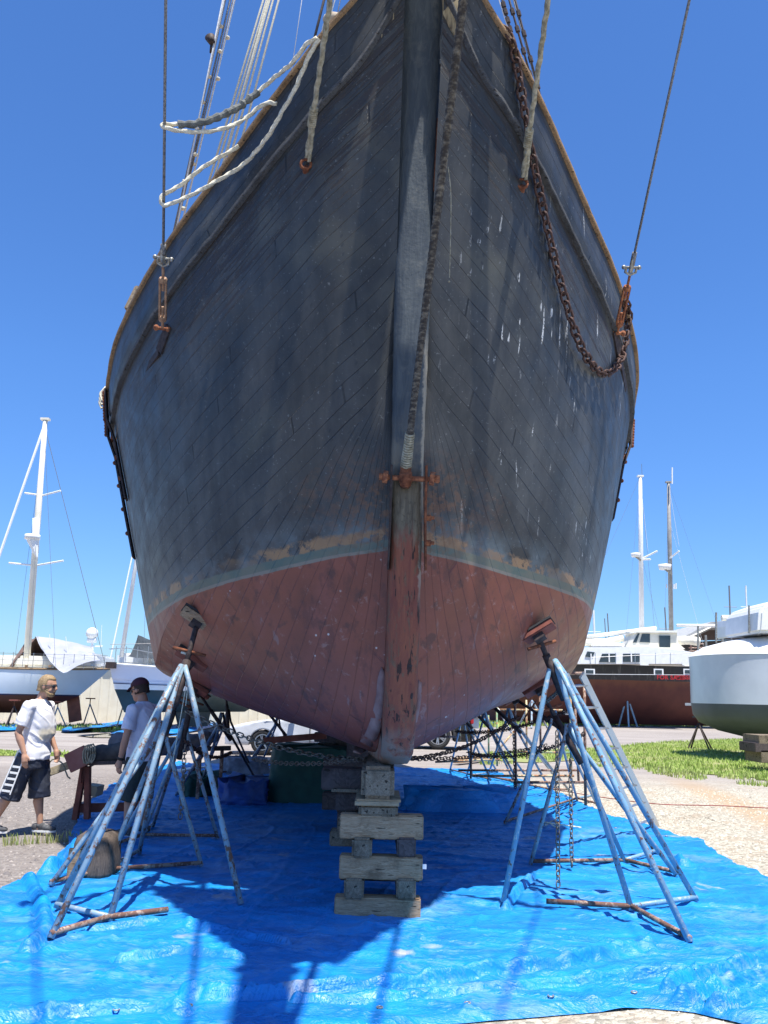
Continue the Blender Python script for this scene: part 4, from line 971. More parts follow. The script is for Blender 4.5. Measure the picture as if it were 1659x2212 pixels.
for (x0, y0, x1, y1, w) in ((290, 1655, 275, 1790, .07), (300, 1655, 312, 1780, .07)):
    a, b = P_(x0, y0, YH+.4), P_(x1, y1, YH+.4); b.z = 0; MB().beam(a, b, w, .09, (0, 1, 0)).build('leg', M['redwood'], t, False, .005)
MB().beam(P_(158, 1746), P_(300, 1742, YH+.3), .05, .11).build('cross_rail', M['redwood'], t, False, .004)
MB().beam(P_(184, 1648), P_(330, 1644), .22, .05).build('top_board', M['dark_timber'], t, False, .004)
MB().beam(P_(178, 1690), P_(180, 1655), .02, .2, (0, 1, 0)).build('gusset', M['redwood'], t)
o = MB().box(P_(203, 1706, YH+.35), (.17, .3, .13), Matrix.Rotation(.12, 3, 'Y')).build('box', M['cream'] if 0 else plain('cardboard', (.5, .44, .3), (.42, .36, .25), 4, .8), None, False, .004); tag(o, 'small pale box behind the sawhorse leg', 'box')
t = thing('wrapped_spar', 'long wooden spar with dark and grey canvas wrapping lying on the sawhorse behind the men', 'spar', (P_(200, 1640).x, YH, P_(200, 1640).z))
A0, A1 = P_(97, 1672, YH-.1), P_(158, 1642)
MB().beam(A0, P_(215, 1628), .09, .10, (0, 0, 1)).build('spar_end', woodmat('spar_wood', (.5, .42, .28), (.33, .27, .17)), t, False, .01)
MB().beam(P_(146, 1650, YH-.12), P_(189, 1629, YH-.12), .05, .25).build('pink_board', plain('faded_red_board', (.36, .16, .13), (.28, .11, .09), 5, .8), t, False, .006)
pp = [P_(188, 1640), P_(205, 1630), P_(240, 1628), P_(280, 1618), P_(330, 1610, YH+.6)]
MB().tube(resample(pp, .05), [.12+.03*noise.noise(Vector((i*.8, 0, 0))) for i in range(len(resample(pp, .05)))], 12).build('dark_wrapping', plain('oily_canvas', (.04, .04, .042), (.09, .085, .08), 8, .8, bump=.8), t, True)
pp = resample([P_(255, 1606), P_(320, 1612, 12.5), P_(380, 1612, 13), P_(430, 1598, 13.5), P_(462, 1590, 14)], .06)
MB().tube(pp, [.15+.05*noise.noise(Vector((i*.35, 2, 0)))-.0014*i for i in range(len(pp))], 12).build('canvas_roll', M['greycover'], t, True)
mb = MB()
for i in (1, 2, 3): p = P_(186+i*5, 1630-i, YH-.1); mb.tube([p+Vector((math.cos(a)*.05, -.06, math.sin(a)*.12)) for a in [k*.7 for k in range(10)]], .012, 6)
mb.build('lashing', M['oldrope'], t, True)
MB().rope([A0+Vector((0, -.05, .06)), P_(115, 1640, YH-.2), P_(135, 1650, YH-.2), P_(145, 1675, YH-.2), P_(152, 1682, YH-.2)], .009, .02).build('rope_tail', M['oldrope'], t, True)
t = thing('steel_rack', 'dark steel trestle under the far end of the grey canvas roll', 'trestle', (P_(455, 1700, 14).x, 14, 0))
MB().beam(P_(415, 1618, 14), P_(498, 1616, 14), .1, .07).build('top_beam', M['iron'], t)
for x in (433, 480): a = P_(x, 1620, 14); MB().beam(a, (a.x, 14, 0), .05, .05, (0, 1, 0)).build('leg', M['rustpipe'], t)

# covered piles under the hull
def cover(name, x0, x1, yb, yt, label, mat, depth=1.2, seed=0, cat='covered pile', lump=.12, sq=.55, n=34):
    a, b = ground(x0, yb), ground(x1, yb); Y = (a.y+b.y)/2; top = atY((x0+x1)/2, yt, Y+.25).z; L = abs(b.x-a.x)/2; c = Vector(((a.x+b.x)/2, Y+depth/2, 0)); rings = []
    for k in range(n):
        f = k/(n-1); ring = []
        for j in range(48):
            t = j/48*2*math.pi; rr = (1-f**3.2) ** .45 if f > .02 else 1.0
            rr = 1.0-.12*f if f < .75 else (1-.09-.0)*(1-((f-.75)/.25)**2)**.5
            ex = math.copysign(abs(math.cos(t))**sq, math.cos(t)); ey = math.copysign(abs(math.sin(t))**sq, math.sin(t))
            z = top*min(1, f/.78)
            nn = noise.noise(Vector((ex*2.2+seed, ey*2.2, z*2.2)))*lump+noise.noise(Vector((ex*7+seed, ey*7, z*1.6)))*lump*.45+lump*.35*max(0, 1-abs(noise.noise(Vector((ex*4+seed, ey*4, z*5))))*5)
            ring.append(Vector((c.x+ex*L*rr*(1+nn), c.y+ey*depth/2*rr*(1+nn), max(.005, z*(1+nn*1.2*(f>.4))+(.03*noise.noise(Vector((ex*5, ey*5, seed))) if f > .7 else 0)))))
        rings.append(ring)
    return tag(MB().loft(rings).build(name, M[mat], None, True, base=tuple(c)), label, cat)
cover('tarp_cover', 566, 772, 1738, 1616, 'big dark green cover draped over a box-shaped pile left of the keel blocks', 'grnet', 1.7, 3, lump=.05, sq=.35)
cover('tarp_cover', 448, 575, 1742, 1688, 'crumpled dark blue cover heaped beside the green one', 'bluedark', 1.3, 9, lump=.28, sq=.9)
cover('tarp_cover', 372, 462, 1726, 1676, 'low small green cover near the left stands', 'grnet', 1.2, 5, lump=.2, sq=.9)
cover('tarp_cover', 470, 575, 1676, 1640, 'purplish grey bundle behind the crumpled blue cover', 'greycover', 1.0, 12, lump=.25, sq=.9)
cover('tarp_cover', 868, 1140, 1758, 1706, 'long low ridge of rolled blue tarp behind the keel stack', 'tarp', .8, 21, lump=.22, sq=.8, n=24)
cover('plastic_sheet', 690, 760, 1640, 1578, 'pale crumpled plastic sheet heaped on top behind the green cover', 'whitecloth', .9, 31, lump=.25, sq=.9, n=20)
def plank(a, b, w, h, mat, label, name='plank', cat='plank'):
    return tag(MB().beam(a, b, w, h).build(name, M[mat], None, False, .003, base=tuple(a)), label, cat)
plank(atY(570, 1600, 13.2), atY(705, 1589, 13.2), .1, .09, 'redwood', 'red-brown steel bar lying across the top of the dark green cover', 'steel_bar', 'bar')
plank(G(638, 1735, .06), G(735, 1737, .06), .14, .08, 'timber', 'light plank in front of the dark green cover')
plank(G(556, 1733, .06), G(600, 1733, .06), .1, .07, 'timber', 'short plank end at the left corner of the dark green cover')
plank(G(450, 1718, .05), G(560, 1722, .05), .2, .04, 'timber_end', 'flat grey board by the small green cover')
plank(atY(380, 1666, 16), atY(440, 1656, 18), .2, .03, 'white', 'pale board lying beyond the small green cover')
plank(G(985, 1650, .08), G(1050, 1643, .08), .2, .13, 'timber', 'light timber block lying on the far right part of the tarp', 'timber', 'timber')

# ------------------------------------------------------------------ scaffold pipes and ladder (right)
t = thing('pipe_scaffold', 'rusty and green pipe scaffold frames standing behind the right jack stands', 'scaffold', (atY(1150, 1600, 16).x, 16, 0))
def pipe(x0, y0, x1, y1, Y, mat, r=.021, Yb=None, name='pipe'):
    a, b = atY(x0, y0, Y), atY(x1, y1, Yb or Y)
    if b.z < .1: b.z = 0
    MB().tube([a, b], r, 8).build(name, M[mat], t, True)
for q in ((1112, 1500, 1115, 1710, 15.2, 'rustpipe'), (1018, 1590, 1017, 1682, 17, 'rustpipe'), (1166, 1470, 1168, 1640, 17, 'rustpipe'), (1262, 1455, 1265, 1740, 12.5, 'rustpipe'), (1137, 1512, 1138, 1640, 19, 'yellowpipe'), (1073, 1520, 1074, 1655, 20, 'greenpipe'), (1055, 1545, 1056, 1650, 20.5, 'greenpipe'), (1232, 1470, 1234, 1690, 15, 'greenpipe'), (1240, 1480, 1250, 1690, 15.2, 'rustpipe'), (993, 1550, 994, 1600, 20, 'yellowpipe')): pipe(*q, name='post')
for q in ((1076, 1533, 1215, 1534, 19.5, 'yellowpipe'), (990, 1664, 1250, 1664, 17, 'rustpipe'), (1020, 1676, 1240, 1676, 15.5, 'yellowpipe'), (1110, 1690, 1262, 1690, 14, 'rustpipe'), (940, 1646, 1080, 1640, 19, 'yellowpipe'), (1115, 1624, 1240, 1626, 18, 'greenpipe'), (1192, 1456, 1262, 1454, 12.5, 'rustpipe'), (945, 1591, 990, 1592, 19, 'rustpipe')): pipe(*q, name='rail')
for q in ((1075, 1530, 1115, 1600, 19, 'whiteline'), (1060, 1640, 1110, 1580, 19, 'yellowpipe'), (1200, 1640, 1245, 1590, 17, 'greenpipe')): pipe(*q, name='diagonal_brace')
t = thing('ladder', 'pale aluminium ladder leaning behind the nearest right jack stand', 'ladder', (atY(1330, 1700, 10.5).x, 10.5, 0))
a, b = atY(1222, 1458, 9.6), ground(1385, 1800); a2, b2 = atY(1238, 1456, 9.75), ground(1408, 1790)
for p, q in ((a, b), (a2+Vector((.12, .1, 0)), b2+Vector((.12, .15, 0)))): MB().beam(p, q, .03, .085, (1, 1, 0)).build('rail', M['cream'], t, False, .003)
for k in range(8):
    f = .06+k*.125; MB().tube([a.lerp(b, f), (a2+Vector((.12, .1, 0))).lerp(b2+Vector((.12, .15, 0)), f)], .016, 8).build('rung', M['alloy'], t, True)
mb = MB(); mb.rope([G(1000, 1705, .05), G(1150, 1702, .02), G(1290, 1722, .01), G(1420, 1738, .01), G(1560, 1742, .01), G(1720, 1750, .01)], .007, .05); tag(mb.build('red_hose', plain('red_hose_rubber', (.3, .06, .05), None, 8, .6), None, True, base=tuple(G(1290, 1722))), 'thin red hose lying across the gravel on the right', 'hose')
mb = MB(); c = G(1190, 1792, .03); mb.rope([c+Vector((math.cos(a)*.07*(1+a*.06), math.sin(a)*.1, .04+.03*math.sin(a*2))) for a in [q*.5 for q in range(22)]]+[c+Vector((.4, .02, .0))], .008, .015)
tag(mb.build('rope_coil', M['rope'], None, True, base=tuple(c)), 'small coil of pale rope on the tarp by the second right stand', 'rope')
#--PART3--
# ------------------------------------------------------------------ boats in the yard behind
def yard_boat(name, label, cat, bow, stern, beam, zdeck, zwl, zbot, mt, mb_, sheer=.25, fine=.5, transom=.55, keel=None, stripe=None, cap='white', overh=(.12, .12), ns=26, deck='white', group=None):
    """hull between bow and stern points (ground plan); returns root and a placing function loc(u along 0..1, v across -1..1, z)"""
    bow, stern = Vector((bow[0], bow[1], 0)), Vector((stern[0], stern[1], 0)); ax = (stern-bow); L = ax.length; ax.normalize(); lt = Vector((ax.y, -ax.x, 0))
    c = (bow+stern)/2; root = thing(name, label, cat, tuple(c), group)
    def hb(u): 
        if u < fine: return math.sin(math.pi/2*(u/fine))**.8
        return 1-(1-transom)*((u-fine)/(1-fine))**2
    def zd(u): return zdeck+sheer*((u-.6)/.6)**2
    def ring(u, levels):
        # u along deck ; pull in with depth (overhangs)
        out = []
        for s in (-1, 1):
            r = []
            for q in levels:      # q 0 deck .. 1 waterline .. 2 bottom
                if q <= 1: z = zd(u)+(zwl-zd(u))*q; b = hb(u)*(1-.07*q*q-(.35*q*(1-u/fine) if u < fine else 0)); k = q*.6
                else: z = zwl+(zbot-zwl)*(q-1); b = hb(u)*(.93-(.35*(1-u/fine) if u < fine else 0))*max(0, 1-(q-1)**1.7*.93); k = .6+.9*(q-1)
                uu = u*(1-overh[0]*k-overh[1]*k)+overh[0]*k
                r.append(bow+ax*(uu*L)+lt*(s*b*beam/2)+Vector((0, 0, z)))
            out.append(r)
        return out[0][::-1], out[1]
    def skin(levels, nm, mat, par):
        m_ = MB(); rr = []
        for i in range(ns+1):
            l, r = ring(i/ns, levels)
            rr.append((l, r))
        for sI in (0, 1):
            m_.loft([a[sI] for a in rr], False, False)
        if levels[-1] >= 2:
            m_.loft([[a[0][0], a[1][-1]] for a in rr], False, False)
        # transom
        a = rr[-1]; m_.add(a[0]+a[1], [tuple(range(2*len(levels)))])
        return m_.build(nm, mat, par, True)
    lv = [0, .25, .5, .75, 1] if not stripe else [0, .25, .5, .75, 1-stripe[0]]
    skin(lv, 'topsides', mt, root)
    if stripe: skin([1-stripe[0], 1-stripe[0]*.6], 'boot_stripe', stripe[1], root); skin([1-stripe[0]*.6, 1], 'boot_top', stripe[2], root)
    skin([1, 1.2, 1.4, 1.6, 1.8, 2], 'bottom', mb_, root)
    m_ = MB(); rr = [ring(i/ns, [0.02]) for i in range(ns+1)]; m_.loft([[a[0][0], (a[0][0]+a[1][0])/2+Vector((0, 0, .06)), a[1][0]] for a in rr], False, False); m_.build('deck', M[deck], root)
    for sI in (0, 1):
        m_ = MB(); m_.tube([ring(i/ns, [0])[sI][0]+Vector((0, 0, .01)) for i in range(ns+1)], .045, 6); m_.build('toe_rail', M[cap], root)
    def loc(u, v, z): return bow+ax*(u*L)+lt*(v*hb(min(1, max(0.001, u)))*beam/2)+Vector((0, 0, z+0))
    if keel:
        u0, u1, zk = keel; m_ = MB(); w = .16
        zt = zbot+.25
        for (a, b, z) in ((u0, u1, zt), (u0+.04, u1-.02, zk)):
            for uu, ww in ((a, w*.3), ((a+b)/2, w), (b, w*.3)): m_.v += [tuple(bow+ax*(uu*L)+lt*ww+Vector((0, 0, z))), tuple(bow+ax*(uu*L)-lt*ww+Vector((0, 0, z)))]
        m_.f = [(0, 2, 8, 6), (2, 4, 10, 8), (1, 7, 9, 3), (3, 9, 11, 5), (0, 6, 7, 1), (4, 5, 11, 10), (6, 8, 9, 7), (8, 10, 11, 9)]
        m_.build('keel', mb_, root)
    return root, loc, zd, ax, lt
def mast(root, base, top, r, mat='white', spread=(), stays=(), lt=Vector((0, 1, 0)), radar=None, name='mast', dd=None):
    base, top = Vector(base), Vector(top); d = top-base
    o = MB().tube([base, base.lerp(top, .6), top], [r, r*.95, r*.7], 10).build(name, M[mat], root, True)
    MB().box(top+Vector((0, 0, .05)), (r*2.6, r*1.6, .1)).build('masthead', M[mat], o)
    for f, w in spread:
        c = base+d*f
        MB().tube([c-lt*w, c, c+lt*w], .035, 6).build('spreader', M[mat], o)
    for (f, e, rr, m_) in stays:
        MB().tube([base+d*f, e], rr*(.62 if rr < .03 else 1), 5).build('stay', M[m_], root)
    if radar:
        f, side, sz = radar; c = base+d*f+side*(sz*.9)
        MB().tube([c-Vector((0, 0, sz*.18)), c+Vector((0, 0, sz*.18))], sz*.62, 14).build('radar_dome', M['white'], o, True)
        MB().beam(c-Vector((0, 0, sz*.2))-side*sz*.2, base+d*f-Vector((0, 0, sz*1.2)), .06, .08, (0, 1, 0)).build('radar_bracket', M['white'], o)
    return o
def tripod(c, h, mats, label, group='small stands holding the boats behind', r=.03, pad='redwood', w=.45, legs=3, a0=.3):
    c = Vector(c); t = thing('boat_stand', label, 'jack stand', tuple(c), group)
    for i in range(legs):
        a = a0+i*2*math.pi/legs; MB().tube([c+Vector((math.cos(a)*w, math.sin(a)*w, 0)), c+Vector((0, 0, h*.8))], r, 6).build('leg', M[mats], t)
    MB().tube([c+Vector((0, 0, h*.75)), c+Vector((0, 0, h))], r*.8, 6).build('screw', M['rust'], t); MB().box(c+Vector((0, 0, h)), (.35, .3, .05)).build('pad', M[pad], t)
    return t
def pm(name, c, c2=None, rough=.3, **k): return plain(name, c, c2, 1.5, rough, bump=.01, **k)
hull_blue = pm('pale_blue_gelcoat', (.70, .76, .78), (.64, .71, .74), .18); antif = pm('maroon_antifouling', (.11, .035, .04), (.08, .028, .03), .6)
navy = pm('navy_stripe', (.012, .02, .08), None, .3); dkgreen = pm('dark_green_antifouling', (.02, .045, .05), (.035, .06, .065), .6); gelw = pm('white_gelcoat', (.74, .76, .82), (.70, .72, .80), .2)
# 1 sailboat on the far left, stern to the right
Y1 = 39.
pb, ps = atY(-420, 1440, Y1-3), atY(236, 1447, Y1+1)
zs = ps.z; zwl = atY(100, 1502, Y1).z; zbt = atY(60, 1540, Y1).z
b1, loc1, zd1, ax1, lt1 = yard_boat('sailboat', 'pale blue hulled sailboat with maroon bottom and white cover, far left', 'sailboat', (pb.x, pb.y), (ps.x, ps.y), 3.9, zs-.12, zwl, zbt, hull_blue, antif, sheer=.3, keel=(.35, .62, .12), stripe=(.07, M['white'], navy), cap='rail', overh=(.13, .17), transom=.5)
mb_, mt_ = atY(57, 1432, Y1-1), atY(98, 908, Y1-1)
aft = atY(228, 1440, Y1); fore = atY(-25, 1240, Y1-2)
m1 = mast(b1, mb_, mt_, .15, 'cream', [(.31, .0), (.0, 0)], [(.99, mt_+(atY(-60, 1370, Y1-2)-mt_), .055, 'white'), (.97, atY(228, 1440, Y1), .02, 'wire'), (.95, atY(120, 1440, Y1-2.5), .012, 'wire'), (.6, atY(60, 1440, Y1-2.8), .012, 'wire'), (.95, atY(30, 1440, Y1+1), .012, 'wire')], Vector((1, 0, 0)))
for y, x0, x1, dy in ((1065, 53, 131, 0), (1216, 19, 137, 4)):
    c = atY(x0+ (x1-x0)*.5, y+4, Y1-1); MB().tube([atY(x0, y, Y1-1.2), c+Vector((0, 0, -.03)), atY(x1, y-5, Y1-1.2)], .04, 6).build('spreader', M['white'], m1)
c = atY(70, 1160, Y1-1.3); MB().tube([c-Vector((.0, 0, .1)), c+Vector((0, 0, .1))], .33, 16).build('radar_dome', M['white'], m1, True); MB().tube([c-Vector((0, 0, .1)), c-Vector((-.3, 0, .9))], [.25, .05], 8).build('radar_bracket', M['white'], m1)
MB().tube([atY(76, 1195, Y1-1.2), atY(78, 1120, Y1-1.2)], .16, 8).build('mast_housing', M['white'], m1, True)
# cover over the boom: a tent of white sheet
def tent(ridge, eave_n, eave_f, mat, root, name='boom_cover', n=26):
    m_ = MB(); R_, A_, B_2 = resample(ridge, .25), None, None; k = len(R_); rows = []
    def at(l, t):
        t *= len(l)-1; i = min(int(t), len(l)-2); return Vector(l[i]).lerp(Vector(l[i+1]), t-i)
    for i in range(k):
        t = i/(k-1); r0, a, b = R_[i], at(eave_n, t), at(eave_f, t); row = []
        for j in range(9): q = j/8; p = a.lerp(r0, q); p.z -= .18*math.sin(math.pi*q)+.06*noise.noise(p*1.7); p.y += .1*noise.noise(p*1.1); row.append(p)
        for j in range(1, 9): q = j/8; p = r0.lerp(b, q); p.z -= .15*math.sin(math.pi*q); row.append(p)
        rows.append(row)
    m_.loft(rows, False, False); return m_.build(name, M[mat], root, True)
tent([atY(78, 1376, Y1-.5), atY(120, 1380, Y1-.4), atY(160, 1388, Y1-.2), atY(200, 1400, Y1)], [atY(128, 1448, Y1-2.6), atY(140, 1455, Y1-2.6), atY(165, 1440, Y1-2.5), atY(190, 1428, Y1-2.4), atY(225, 1428, Y1-2)], [atY(20, 1420, Y1+2), atY(200, 1430, Y1+2)], 'sheetgrey', b1) if M.setdefault('sheetgrey', plain('grey_white_sheet', (.36, .37, .41), (.29, .30, .34), 2, .7, bump=.3)) else 0
M['brown_canvas'] = plain('brown_canvas', (.17, .11, .09), (.11, .07, .06), 4, .8)
m_ = MB(); m_.add([atY(20, 1440, Y1-1.5), atY(78, 1378, Y1-.6), atY(56, 1385, Y1-.6), atY(80, 1445, Y1+1.5), atY(128, 1440, Y1+1)], [(0, 2, 1), (1, 3, 0), (1, 4, 3)]); m_.build('brown_cover', M['brown_canvas'], b1)
MB().box(atY(60, 1430, Y1-.3), (3.2, 1.8, .5)).build('cabin_trunk', M['cream'], b1, False, .12)
MB().box(atY(175, 1425, Y1-.2), (1.6, 1.6, .55)).build('cockpit_coaming', M['white'], b1, False, .1)
for x in range(-40, 235, 22):
    a = atY(x, 1440+(x*.03), Y1-1.9); MB().tube([a, a+Vector((0, 0, .62))], .014, 5).build('stanchion', M['alloy'], b1)
for dz in (.6, .32): MB().tube([atY(-60, 1440, Y1-1.9)+Vector((0, 0, dz)), atY(230, 1447, Y1-1.2)+Vector((0, 0, dz))], .009, 4).build('lifeline', M['wire'], b1)
for x, y, h in ((112, 1425, 55), (147, 1425, 50), (-2, 1400, 45)): MB().tube([atY(x, y, Y1-1), atY(x-5, y-h, Y1-1)], .015, 5).build('whip_aerial', M['white'], b1)
m_ = MB(); m_.beam(atY(157, 1502, Y1), (atY(163, 1560, Y1).x, Y1, .25), .55, .08, (0, 1, 0)); m_.build('rudder', plain('red_rudder', (.28, .085, .05), None, 4, .6), b1)
for x in (57, 108, 152): MB().box(atY(x, 1439, Y1-2.05), (.13, .03, .1)).build('rail_pad', M['rail'], b1)
# 2 second sailboat, bow towards us
Y2 = 37.
bw, st = atY(236, 1430, Y2-2), atY(560, 1450, Y2+6)
b2, loc2, zd2, ax2, lt2 = yard_boat('sailboat', 'white sailboat with navy stripe and dark green bottom behind the man in the cap', 'sailboat', (bw.x, bw.y), (st.x, st.y), 3.6, atY(300, 1446, Y2).z, atY(300, 1490, Y2).z, atY(300, 1538, Y2).z, gelw, dkgreen, sheer=.15, fine=.55, keel=(.4, .65, .15), stripe=(.36, navy, M['white']), cap='white', overh=(.07, .07))
mast(b2, atY(262, 1420, Y2), atY(324, 1020, Y2), .09, 'white', [], [(.99, atY(238, 1425, Y2-2), .03, 'whiteline'), (.97, atY(310, 1430, Y2), .012, 'wire')])
tent([atY(298, 1372, Y2+1), atY(340, 1384, Y2+2), atY(420, 1390, Y2+3)], [atY(275, 1418, Y2-1), atY(330, 1424, Y2), atY(420, 1430, Y2+1)], [atY(300, 1410, Y2+3), atY(420, 1420, Y2+5)], 'black' if 0 else 'dknet', b2) if M.setdefault('dknet', plain('dark_mesh_cover', (.05, .06, .065), (.03, .035, .04), 4, .7)) else 0
MB().box(atY(300, 1425, Y2+1.5), (1.5, 1.6, .5)).build('cabin_trunk', M['white'], b2, False, .1)
for x in (248, 270, 295, 318): a = atY(x, 1436, Y2-1.2); MB().tube([a, a+Vector((0, 0, .75))], .016, 5).build('stanchion', M['alloy'], b2)
MB().tube([atY(236, 1402, Y2-2), atY(275, 1400, Y2-1.4), atY(330, 1410, Y2-1)], .016, 5).build('pulpit_rail', M['alloy'], b2); MB().tube([atY(238, 1392, Y2-2), atY(420, 1388, Y2-1)], .012, 5).build('lifeline', M['wire'], b2)
MB().box(atY(240, 1437, Y2-2.1), (.35, .3, .25)).build('anchor_roller', M['iron'], b2)
# radar arch boat between them
t = thing('motorboat', 'white motorboat superstructure with round radar dome, seen between the two sailboats', 'motorboat', (atY(205, 1480, 60).x, 60, 0))
MB().box((atY(205, 1430, 60).x, 60, atY(205, 1430, 60).z-.9), (2.0, 3, 2.6)).build('cabin', M['white'], t, False, .15); MB().box((atY(205, 1430, 60).x, 60.2, 1.6), (2.6, 5, 2.4)).build('hull', gelw, t, False, .2)
MB().tube([atY(199, 1430, 60), atY(199, 1382, 60)], .09, 8).build('post', M['white'], t); c = atY(199, 1368, 60); MB().sphere(c, .42, (1, 1, .95), 16, 10).build('radar_dome', M['white'], t, True)
MB().tube([atY(189, 1383, 60), atY(208, 1383, 60)], .17, 8).build('radar_base', M['white'], t); MB().tube([atY(180, 1397, 60), atY(222, 1396, 60)], .04, 6).build('open_array', M['white'], t); MB().tube([atY(218, 1396, 60), atY(220, 1350, 60)], .015, 5).build('whip_aerial', M['white'], t)
# wall
Yw = 47.
t = thing('metal_building', 'long cream ribbed metal wall behind the sailboats', 'building', (atY(400, 1500, Yw).x, Yw, 0))
x0, x1 = atY(-700, 1500, Yw).x, atY(700, 1500, Yw).x; zt = atY(400, 1437, Yw).z
m_ = MB(); n = int((x1-x0)/.5); pr = []
for i in range(n): X = x0+(x1-x0)*i/n; pr += [(X, Yw), (X+.03, Yw-.03), (X+.1, Yw-.03), (X+.13, Yw)]
for (X, Y) in pr: m_.v += [(X, Y, -.1), (X, Y, zt)]
for i in range(len(pr)-1): m_.f.append((2*i, 2*i+2, 2*i+3, 2*i+1))
m_.build('wall', M['wallmetal'], t); MB().box(((x0+x1)/2, Yw+4, zt-.08), (x1-x0+.4, 8.4, .12)).build('roof', M['white'], t); MB().box(((x0+x1)/2, Yw-.08, zt-.1), (x1-x0+.4, .12, .14)).build('gutter', M['white'], t)
MB().box(((x0+x1)/2, Yw+4, zt/2-.2), (x1-x0-.4, 7.8, zt-.3)).build('inner_walls', M['cream'], t)
# crate pallets near the wall
for (x0_, x1_, y0_, y1_, lb) in ((499, 545, 1519, 1553, 'pale plywood crate on a pallet by the wall, left of the dark pallets'),):
    a, b = ground(x0_, y1_), ground(x1_, y1_); z = atY(x0_, y0_, a.y).z; t = thing('crate', lb, 'crate', ((a.x+b.x)/2, a.y+.5, 0))
    MB().box(((a.x+b.x)/2, a.y+.5, z/2+.1), (b.x-a.x, 1, z-.15)).build('box', plain('crate_ply', (.62, .44, .26), (.52, .36, .21), 4, .8), t, False, .01); MB().box(((a.x+b.x)/2, a.y+.5, .08), (b.x-a.x+.2, 1.1, .12)).build('pallet', M['timber'], t)
a = ground(580, 1556); t = thing('pallet_stack', 'low stack of grey pallets beside the plywood crate', 'pallets', tuple(a))
for k_ in range(6): MB().box((a.x, a.y+.5, .08+.14*k_), (1.9, 1, .05)).build('pallet_deck', M['timber_end'], t); 
for k_ in (-.8, 0, .8): MB().box((a.x+k_, a.y+.5, .42), (.1, .9, .8)).build('pallet_bearer', M['timber_end'], t)
# tarps beyond
for (pts, lb) in (([(140, 1572), (240, 1566), (310, 1553), (316, 1560), (240, 1577), (140, 1583)], 'flat blue tarp under the stern of the left sailboat'), ([(232, 1587), (270, 1577), (330, 1578), (400, 1570), (470, 1558), (478, 1566), (400, 1584), (300, 1590)], 'bunched blue tarp under the white sailboat with the navy stripe'), ([(-60, 1574), (40, 1573), (40, 1578), (-60, 1582)], 'blue tarp edge at the far left margin'), ([(1030, 1556), (1110, 1553), (1235, 1555), (1225, 1562), (1100, 1563), (1030, 1563)], 'blue tarp on the grass far behind the scaffold')):
    P = [ground(*q) for q in pts]; c = sum(P, Vector())/len(P); m_ = MB(); q = resample([*P, P[0]], .25); rings = []
    for k_ in range(9): f = 1-k_/9; rings.append([Vector((c.x+(p.x-c.x)*f, c.y+(p.y-c.y)*f, .03+.22*max(0, noise.noise(Vector((p.x*1.1, k_*.6, 3)))+.1)+.02*(k_ > 0))) for p in q])
    m_.loft(rings, True); tag(m_.build('tarp', M['tarp'], None, True, base=tuple(c)), lb, 'tarp')
SG = 'small stands holding the boats behind'
def gp(x, y): return ground(x, y)
for x, y, h, mt, lb in ((25, 1575, 1.15, 'iron', 'dark stand under the left sailboat, at the far left'), (190, 1570, 1.25, 'stand2', 'blue stand right of the hanging rudder'), (120, 1573, 1.1, 'stand2', 'blue stand just right of the walking man, below the keel'), (262, 1578, 1.3, 'yellowpipe', 'tan stand under the bow with the navy stripe'), (290, 1568, 1.2, 'iron', 'dark stand behind the tan one, by the capped man'),
    (445, 1558, 1.6, 'iron', 'thin grey stand by the wall, seen above the grey canvas roll'), (400, 1572, .9, 'stand', 'pale blue stand lying low left of the nearest post')):
    tripod(gp(x, y), h, mt, lb)
# ship "for sale"
Y3 = 58.
black_hull = NT('black_hull'); P = black_hull.coord('World'); n = black_hull.noise(black_hull.vmul(P, (2.5, 2.5, .25)), 2, 4); M['bh'] = black_hull.fin(black_hull.mix(black_hull.ramp(n, .55, .75), (.016, .019, .026), (.10, .105, .11)), .4)
kk = NT('rust_red_bottom'); P = kk.coord('World'); n = kk.noise(kk.vmul(P, (1, 1, .5)), 1.5, 5); Z = kk.sep(P)[2]
rr_ = kk.mix(kk.ramp(n, .3, .7), (.085, .026, .022), (.125, .038, .028)); rr_ = kk.mix(kk.ramp(kk.math('ADD', Z, kk.math('MULTIPLY', n, 1.0)), 3.0, 3.5), rr_, (.15, .055, .03)); M['rb'] = kk.fin(rr_, .75)
bx, sx_ = atY(1000, 1440, Y3+2), atY(1640, 1440, Y3+4)
zd_, zw_, = atY(1400, 1436, Y3).z, atY(1400, 1470, Y3).z
b3, loc3, zd3, ax3, lt3 = yard_boat('motor_sailer', 'large black and white motor sailer with rust-red bottom and two masts, on the right', 'motor sailer', (bx.x, bx.y), (sx_.x, sx_.y), 5.4, zd_, zw_, .12, M['bh'], M['rb'], sheer=.35, fine=.3, transom=.9, cap='white', overh=(.05, .0))
Yn = Y3-1.2
def fbox(x0, y0, x1, y1, Y, dep, nm, mat, par=b3, bev=.0):
    a, b = atY(x0, y1, Y), atY(x1, y0, Y); return MB().box(((a.x+b.x)/2, Y+dep/2, (a.z+b.z)/2), (b.x-a.x, dep, b.z-a.z)).build(nm, M[mat] if isinstance(mat, str) else mat, par, False, bev)
def fpoly(pts, Y, dep, nm, mat, par=b3, bev=0):
    P = [atY(x, y, Y) for x, y in pts]; n = len(P); m_ = MB(); m_.add([Vector((p.x, Y, p.z)) for p in P]+[Vector((p.x, Y+dep, p.z)) for p in P], [tuple(range(n)), tuple(range(2*n-1, n-1, -1))]+[(i, (i+1) % n, (i+1) % n+n, i+n) for i in range(n)]); return m_.build(nm, M[mat] if isinstance(mat, str) else mat, par, False, bev)
